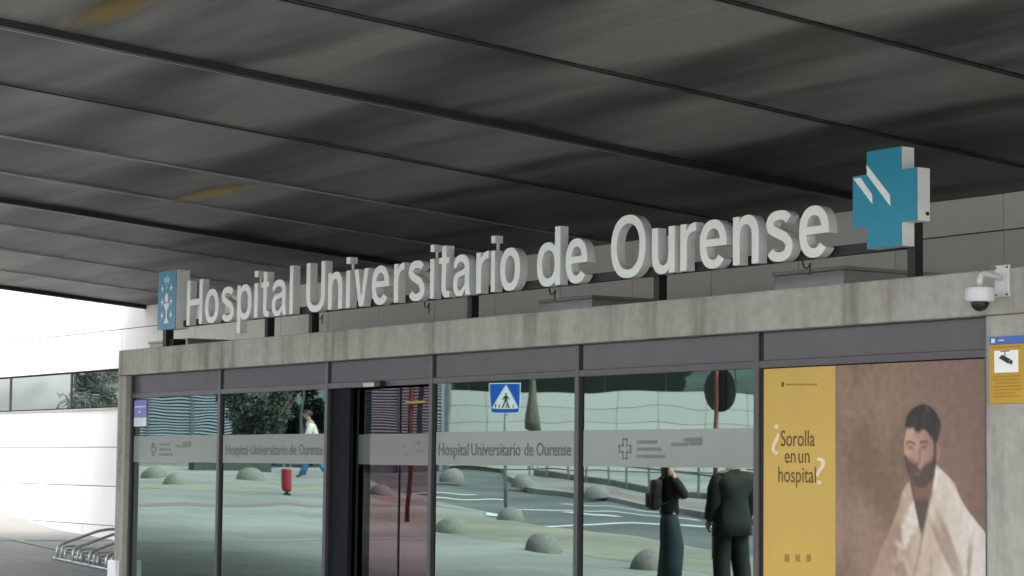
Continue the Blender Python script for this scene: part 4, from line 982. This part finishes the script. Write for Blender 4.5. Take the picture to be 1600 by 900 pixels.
def hand_fingers(b, wrist, dirv, side):
    """five short bent fingers in a bmesh builder"""
    dirv = Vector(dirv).normalized(); s = dirv.cross(Vector(side)).normalized(); n = Vector(side).normalized(); w_ = Vector(wrist)
    palm = w_+dirv*.09
    b.tube([tuple(w_), tuple(w_+dirv*.05), tuple(palm)], [.026, .036, .032], 8)
    for i, ln in enumerate((.065, .078, .072, .055)):
        o = palm+s*(.026-.0175*i)-dirv*.008
        b.tube([tuple(o), tuple(o+dirv*ln*.5+n*.006), tuple(o+dirv*ln*.85+n*.026), tuple(o+dirv*ln+n*.042)], [.0095, .009, .008, .006], 6)
    o = w_+dirv*.035+s*.03
    b.tube([tuple(o), tuple(o+s*.03+dirv*.03+n*.01), tuple(o+s*.035+dirv*.06+n*.022)], [.012, .010, .007], 6)
def person(name_label, loc, rz_, H, pose, mats, hair_long=False, shirt_loose=1.0, leg_w=1.0, group=None):
    """local frame: person faces +Y, feet on z=0, unit height scaled by H"""
    root = thing('person', name_label, 'person', loc, rz_)
    P = {k: tuple(v) for k, v in pose.items()}
    def S(k, r, r2=None): x, y, z = P[k]; return (x*H, y*H, z*H, r*H, (r2 or r)*H)
    lw = leg_w
    body_nodes = dict(pelvis=S('pelvis', .075, .06), waist=S('waist', .068, .05), chest=S('chest', .085, .058), neckb=S('neckb', .04), neck=S('neck', .028), head0=S('head0', .038, .046), head1=S('head1', .045, .055), head2=S('head2', .036, .042))
    E_ = [('pelvis', 'waist'), ('waist', 'chest'), ('chest', 'neckb'), ('neckb', 'neck'), ('neck', 'head0'), ('head0', 'head1'), ('head1', 'head2')]
    for s in 'LR':
        body_nodes.update({'sh'+s: S('sh'+s, .032), 'el'+s: S('el'+s, .024), 'wr'+s: S('wr'+s, .016), 'hip'+s: S('hip'+s, .05), 'kn'+s: S('kn'+s, .034), 'an'+s: S('an'+s, .023), 'toe'+s: S('toe'+s, .022, .016)})
        E_ += [('neckb', 'sh'+s), ('sh'+s, 'el'+s), ('el'+s, 'wr'+s), ('pelvis', 'hip'+s), ('hip'+s, 'kn'+s), ('kn'+s, 'an'+s), ('an'+s, 'toe'+s)]
    me = skin_mesh('body', body_nodes, E_, ['skin', 'shoe'], 2, lambda c: 1 if c.z < .045*H else 0)
    body = obj('body', me, root)
    # face details and hands belong to the body mesh: joined in
    b = MB(); hd = Vector(P['head1'])*H; fw = (Vector(P['face'])).normalized()
    sdv = fw.cross(Vector((0, 0, 1))).normalized()
    nose = hd+fw*.05*H-Vector((0, 0, .008*H))
    b.tube([tuple(nose+Vector((0, 0, .02*H))), tuple(nose+fw*.014*H-Vector((0, 0, .004*H))), tuple(nose-Vector((0, 0, .008*H)))], [.005*H, .009*H, .006*H], 6)
    for s in (-1, 1):
        e_ = hd+sdv*s*.05*H-fw*.004*H
        b.tube([tuple(e_+Vector((0, 0, .016*H))), tuple(e_+sdv*s*.005*H), tuple(e_-Vector((0, 0, .016*H)))], [.007*H, .01*H, .006*H], 6)
    for s in 'LR':
        el, wr = Vector(P['el'+s])*H, Vector(P['wr'+s])*H
        hand_fingers(b, wr-(wr-el).normalized()*.01, wr-el, Vector(P.get('palm'+s, (0, 1, 0))))
    b.mesh  # joined below
    bm2 = bmesh.new(); bm2.from_mesh(body.data); tmp = bpy.data.meshes.new('x'); bmesh.ops.recalc_face_normals(b.b, faces=b.b.faces[:]); b.b.to_mesh(tmp); b.b.free(); bm2.from_mesh(tmp); bm2.to_mesh(body.data); bm2.free(); bpy.data.meshes.remove(tmp)
    for p in body.data.polygons: p.use_smooth = True
    b = MB()
    for s in (-1, 1):
        b.lathe([(0, -.006*H), (.006*H, 0), (0, .006*H)], 8, tuple(hd+sdv*s*.019*H+fw*.052*H+Vector((0, 0, .006*H))))
    b.obox(tuple(hd+fw*.05*H-Vector((0, 0, .032*H))), tuple(sdv*.013*H), tuple(fw*.004*H), (0, 0, .003*H))
    b.build('facial_features', 'hair', body)
    # hair
    top = Vector(P['head2'])*H; b = MB()
    hc = hd+Vector((0, 0, .012*H))-fw*.008*H; rings = []
    for i in range(8):
        a = math.pi*.5*i/7*1.25; rr_ = math.sin(a); zz_ = math.cos(a); ring = []
        for k in range(20):
            th_ = 2*math.pi*k/20; d = fw*math.cos(th_)*.066+sdv*math.sin(th_)*.054
            low_ = zz_ if not (math.cos(th_) > .45 and zz_ < .45) else .45
            ring.append(b.b.verts.new(hc+d*H*max(.02, rr_)*(1+.05*noise.noise((k*1.7, i*1.3, 4)))+Vector((0, 0, low_*.062*H))))
        rings.append(ring)
    for q, w_ in zip(rings, rings[1:]):
        for k in range(20): b._f([q[k], q[(k+1) % 20], w_[(k+1) % 20], w_[k]])
    b._f(rings[0])
    if hair_long:
        for k in range(9):
            t_ = (k-4)/4; o = hc-fw*.045*H*(1-.4*abs(t_))+sdv*t_*.05*H
            b.tube([tuple(o), tuple(o-Vector((0, 0, .07*H))-fw*.01*H), tuple(o-Vector((0, 0, .15*H))-fw*.005*H+sdv*t_*.01*H), tuple(o-Vector((0, 0, .19*H)))], [.014*H, .018*H, .016*H, .005*H], 7)
    b.build('hair', 'hair', root, smooth=True)
    # clothing: lofted shells over the body
    k = shirt_loose; V = lambda q: Vector(P[q])*H
    def loft(b, rows, n=20, wr=.0, seed=0):
        rings = []
        for i, (c, rx, ry) in enumerate(rows):
            ring_ = []
            for q in range(n):
                a = 2*math.pi*q/n; f_ = 1+wr*noise.noise((math.cos(a)*2.2+seed, math.sin(a)*2.2, i*.9+seed)); ca_, sa_ = math.cos(a), math.sin(a)
                ring_.append(b.b.verts.new(Vector(c)+Vector((math.copysign(abs(ca_)**.85, ca_)*rx*H*f_, math.copysign(abs(sa_)**.9, sa_)*ry*H*f_, 0))))
            rings.append(ring_)
        for q, w_ in zip(rings, rings[1:]):
            for j in range(n): b._f([q[j], q[(j+1) % n], w_[(j+1) % n], w_[j]])
        b._f(rings[0][::-1]); b._f(rings[-1])
    wr = mats.get('wrinkle', .06); hem = V('pelvis')+Vector((0, 0, mats.get('hem', -.03)*H)); ch, wa, nb = V('chest'), V('waist'), V('neckb')
    b = MB()
    loft(b, [(hem, .083*k, .066*k), (hem.lerp(wa, .5), .081*k, .064*k), (wa, .077*k, .060*k), (wa.lerp(ch, .5), .084*k, .062*k), (ch, .094*k, .066*k), (ch.lerp(nb, .5), .104*k, .062*k), (ch.lerp(nb, .85), .098*k, .054), (ch.lerp(nb, 1.0), .080*k, .046), (nb+Vector((0, 0, .014*H)), .066, .040), (nb+Vector((0, 0, .026*H)), .036, .036)], 22, wr, H)
    for s in 'LR':
        sh, el, wr_ = V('sh'+s), V('el'+s), V('wr'+s); cf = el.lerp(wr_, mats.get('sleeve', .85))
        b.tube([tuple(sh.lerp(nb, .3)), tuple(sh.lerp(nb, .12)-Vector((0, 0, .012*H))), tuple(sh.lerp(el, .5)), tuple(el+(el-sh).normalized()*.004), tuple(el.lerp(cf, .5)), tuple(cf)], [.022*H, .034*H*k, .038*H*k, .034*H*k, .031*H*k, .026*H*k], 12)
    b.build('top', mats['top'], root, smooth=True)
    b = MB(); pe = V('pelvis')
    loft(b, [(pe-Vector((0, 0, .035*H)), .070, .056), (pe, .079, .064), (pe+Vector((0, 0, .04*H)), .075, .058), (pe.lerp(wa, .9), .073, .060)], 20, .02, 2)
    for s in 'LR':
        hp, kn, an = V('hip'+s), V('kn'+s), V('an'+s); dn_ = Vector((0, 0, -.022*H))
        b.tube([tuple(hp+Vector((0, 0, .012*H))), tuple(hp.lerp(kn, .3)), tuple(hp.lerp(kn, .7)), tuple(kn), tuple(kn.lerp(an, .5)), tuple(an+dn_*.3)], [.052*H, .056*H*(1+(lw-1)*.15), .050*H*(1+(lw-1)*.4), .043*H*(1+(lw-1)*.7), .038*H*lw*.95, .036*H*lw], 14)
    b.build('trousers', mats['legs'], root, smooth=True)
    return root
base = dict(pelvis=(0, 0, .52), waist=(0, .004, .60), chest=(0, .0, .72), neckb=(0, -.006, .815), neck=(0, 0, .85), head0=(0, .01, .885), head1=(0, .008, .93), head2=(0, .002, .968), face=(0, 1, 0),
            shL=(-.105, -.004, .80), shR=(.105, -.004, .80), elL=(-.135, -.015, .63), elR=(.135, -.015, .63), wrL=(-.13, .05, .49), wrR=(.13, .05, .49),
            hipL=(-.05, 0, .49), hipR=(.05, 0, .49), knL=(-.055, .012, .275), knR=(.055, .012, .275), anL=(-.055, -.01, .04), anR=(.055, -.01, .04), toeL=(-.06, .07, .016), toeR=(.06, .07, .016), palmL=(1, 0, 0), palmR=(-1, 0, 0))
def facing(dx, toward):   # heading so that +Y of the person points to image-right*dx + towards-viewer*toward (as seen in the glass)
    v = rr*dx-ff*toward; return math.atan2(v.y, v.x)-math.pi/2
# woman with folded arms, facing image-right
wpos = mir(at_scale(1048, 733, 126)); wpos.z = g(wpos.x)
pw_ = dict(base); pw_.update(elL=(-.125, .085, .655), elR=(.125, .085, .65), wrL=(-.01, .098, .655), wrR=(.01, .112, .672), palmL=(0, -1, 0), palmR=(0, -1, 0))
wom = person('woman in a black top and wide dark jeans with folded arms, wearing a backpack', wpos, facing(1, -.12), 1.68, pw_, dict(top='black_cloth', legs='jeans', sleeve=.3, hem=-.02, wrinkle=.12), True, 1.04, 2.15)
# her backpack
bk = thing('backpack', 'dark backpack on the back of the woman in black', 'backpack', wpos+Vector((0, 0, 1.16)), facing(1, -.12))
b = MB(); b.prism_x = None; b.obox((0, -.185, -.06), (.13, 0, 0), (0, .065, 0), (0, .015, .2)); b.build('bag', 'pack_cloth', bk, bevel=.05, smooth=True)
b = MB(); b.box(-.10, .10, -.30, -.245, -.22, -.03); b.build('front_pocket', 'pack_cloth', bk, bevel=.025, smooth=True)
for s in (-1, 1):
    b = MB(); b.tube(bez([(s*.09, -.14, .13), (s*.10, -.04, .215), (s*.105, .115, .12), (s*.13, .06, -.1), (s*.12, -.15, -.2)], 5), .014, 6); b.build('strap', 'pack_cloth', bk)
# man seen from behind in a loose jacket
mpos = mir(at_scale(1144, 733, 139)); mpos.z = g(mpos.x)
pm_ = dict(base); pm_.update(elL=(-.118, -.01, .64), elR=(.122, -.005, .635), wrL=(-.125, .07, .53), wrR=(.125, .06, .52), knL=(-.07, .02, .275), anL=(-.085, -.015, .04), toeL=(-.10, .06, .016), knR=(.06, .012, .275), anR=(.06, -.01, .04))
person('man in a loose dark grey jacket and dark trousers seen from behind', mpos, facing(-.35, -1), 1.80, pm_, dict(top='grey_jacket', legs='dark_trousers', sleeve=.9, hem=-.09, wrinkle=.26), False, 1.42, 1.5)
# person walking in white shirt and blue jeans
kpos = G(491, 746)
pk = dict(base); pk.update(waist=(0, .02, .60), chest=(0, .055, .715), neckb=(0, .075, .805), neck=(0, .09, .84), head0=(0, .11, .872), head1=(0, .112, .917), head2=(0, .11, .955), shL=(-.1, .07, .79), shR=(.1, .07, .79),
    elL=(-.125, .0, .64), elR=(.12, .12, .64), wrL=(-.12, .03, .52), wrR=(.1, .2, .55), hipL=(-.05, 0, .49), knL=(-.05, .13, .29), anL=(-.05, .19, .055), toeL=(-.05, .26, .03), knR=(.05, -.02, .275), anR=(.05, -.2, .07), toeR=(.05, -.15, .018))
person('person in a white shirt and blue jeans walking past the trees', kpos, facing(-1, .1), 1.66, pk, dict(top='white_cloth', legs='blue_jeans', sleeve=.5), False, 1.1, 1.2)
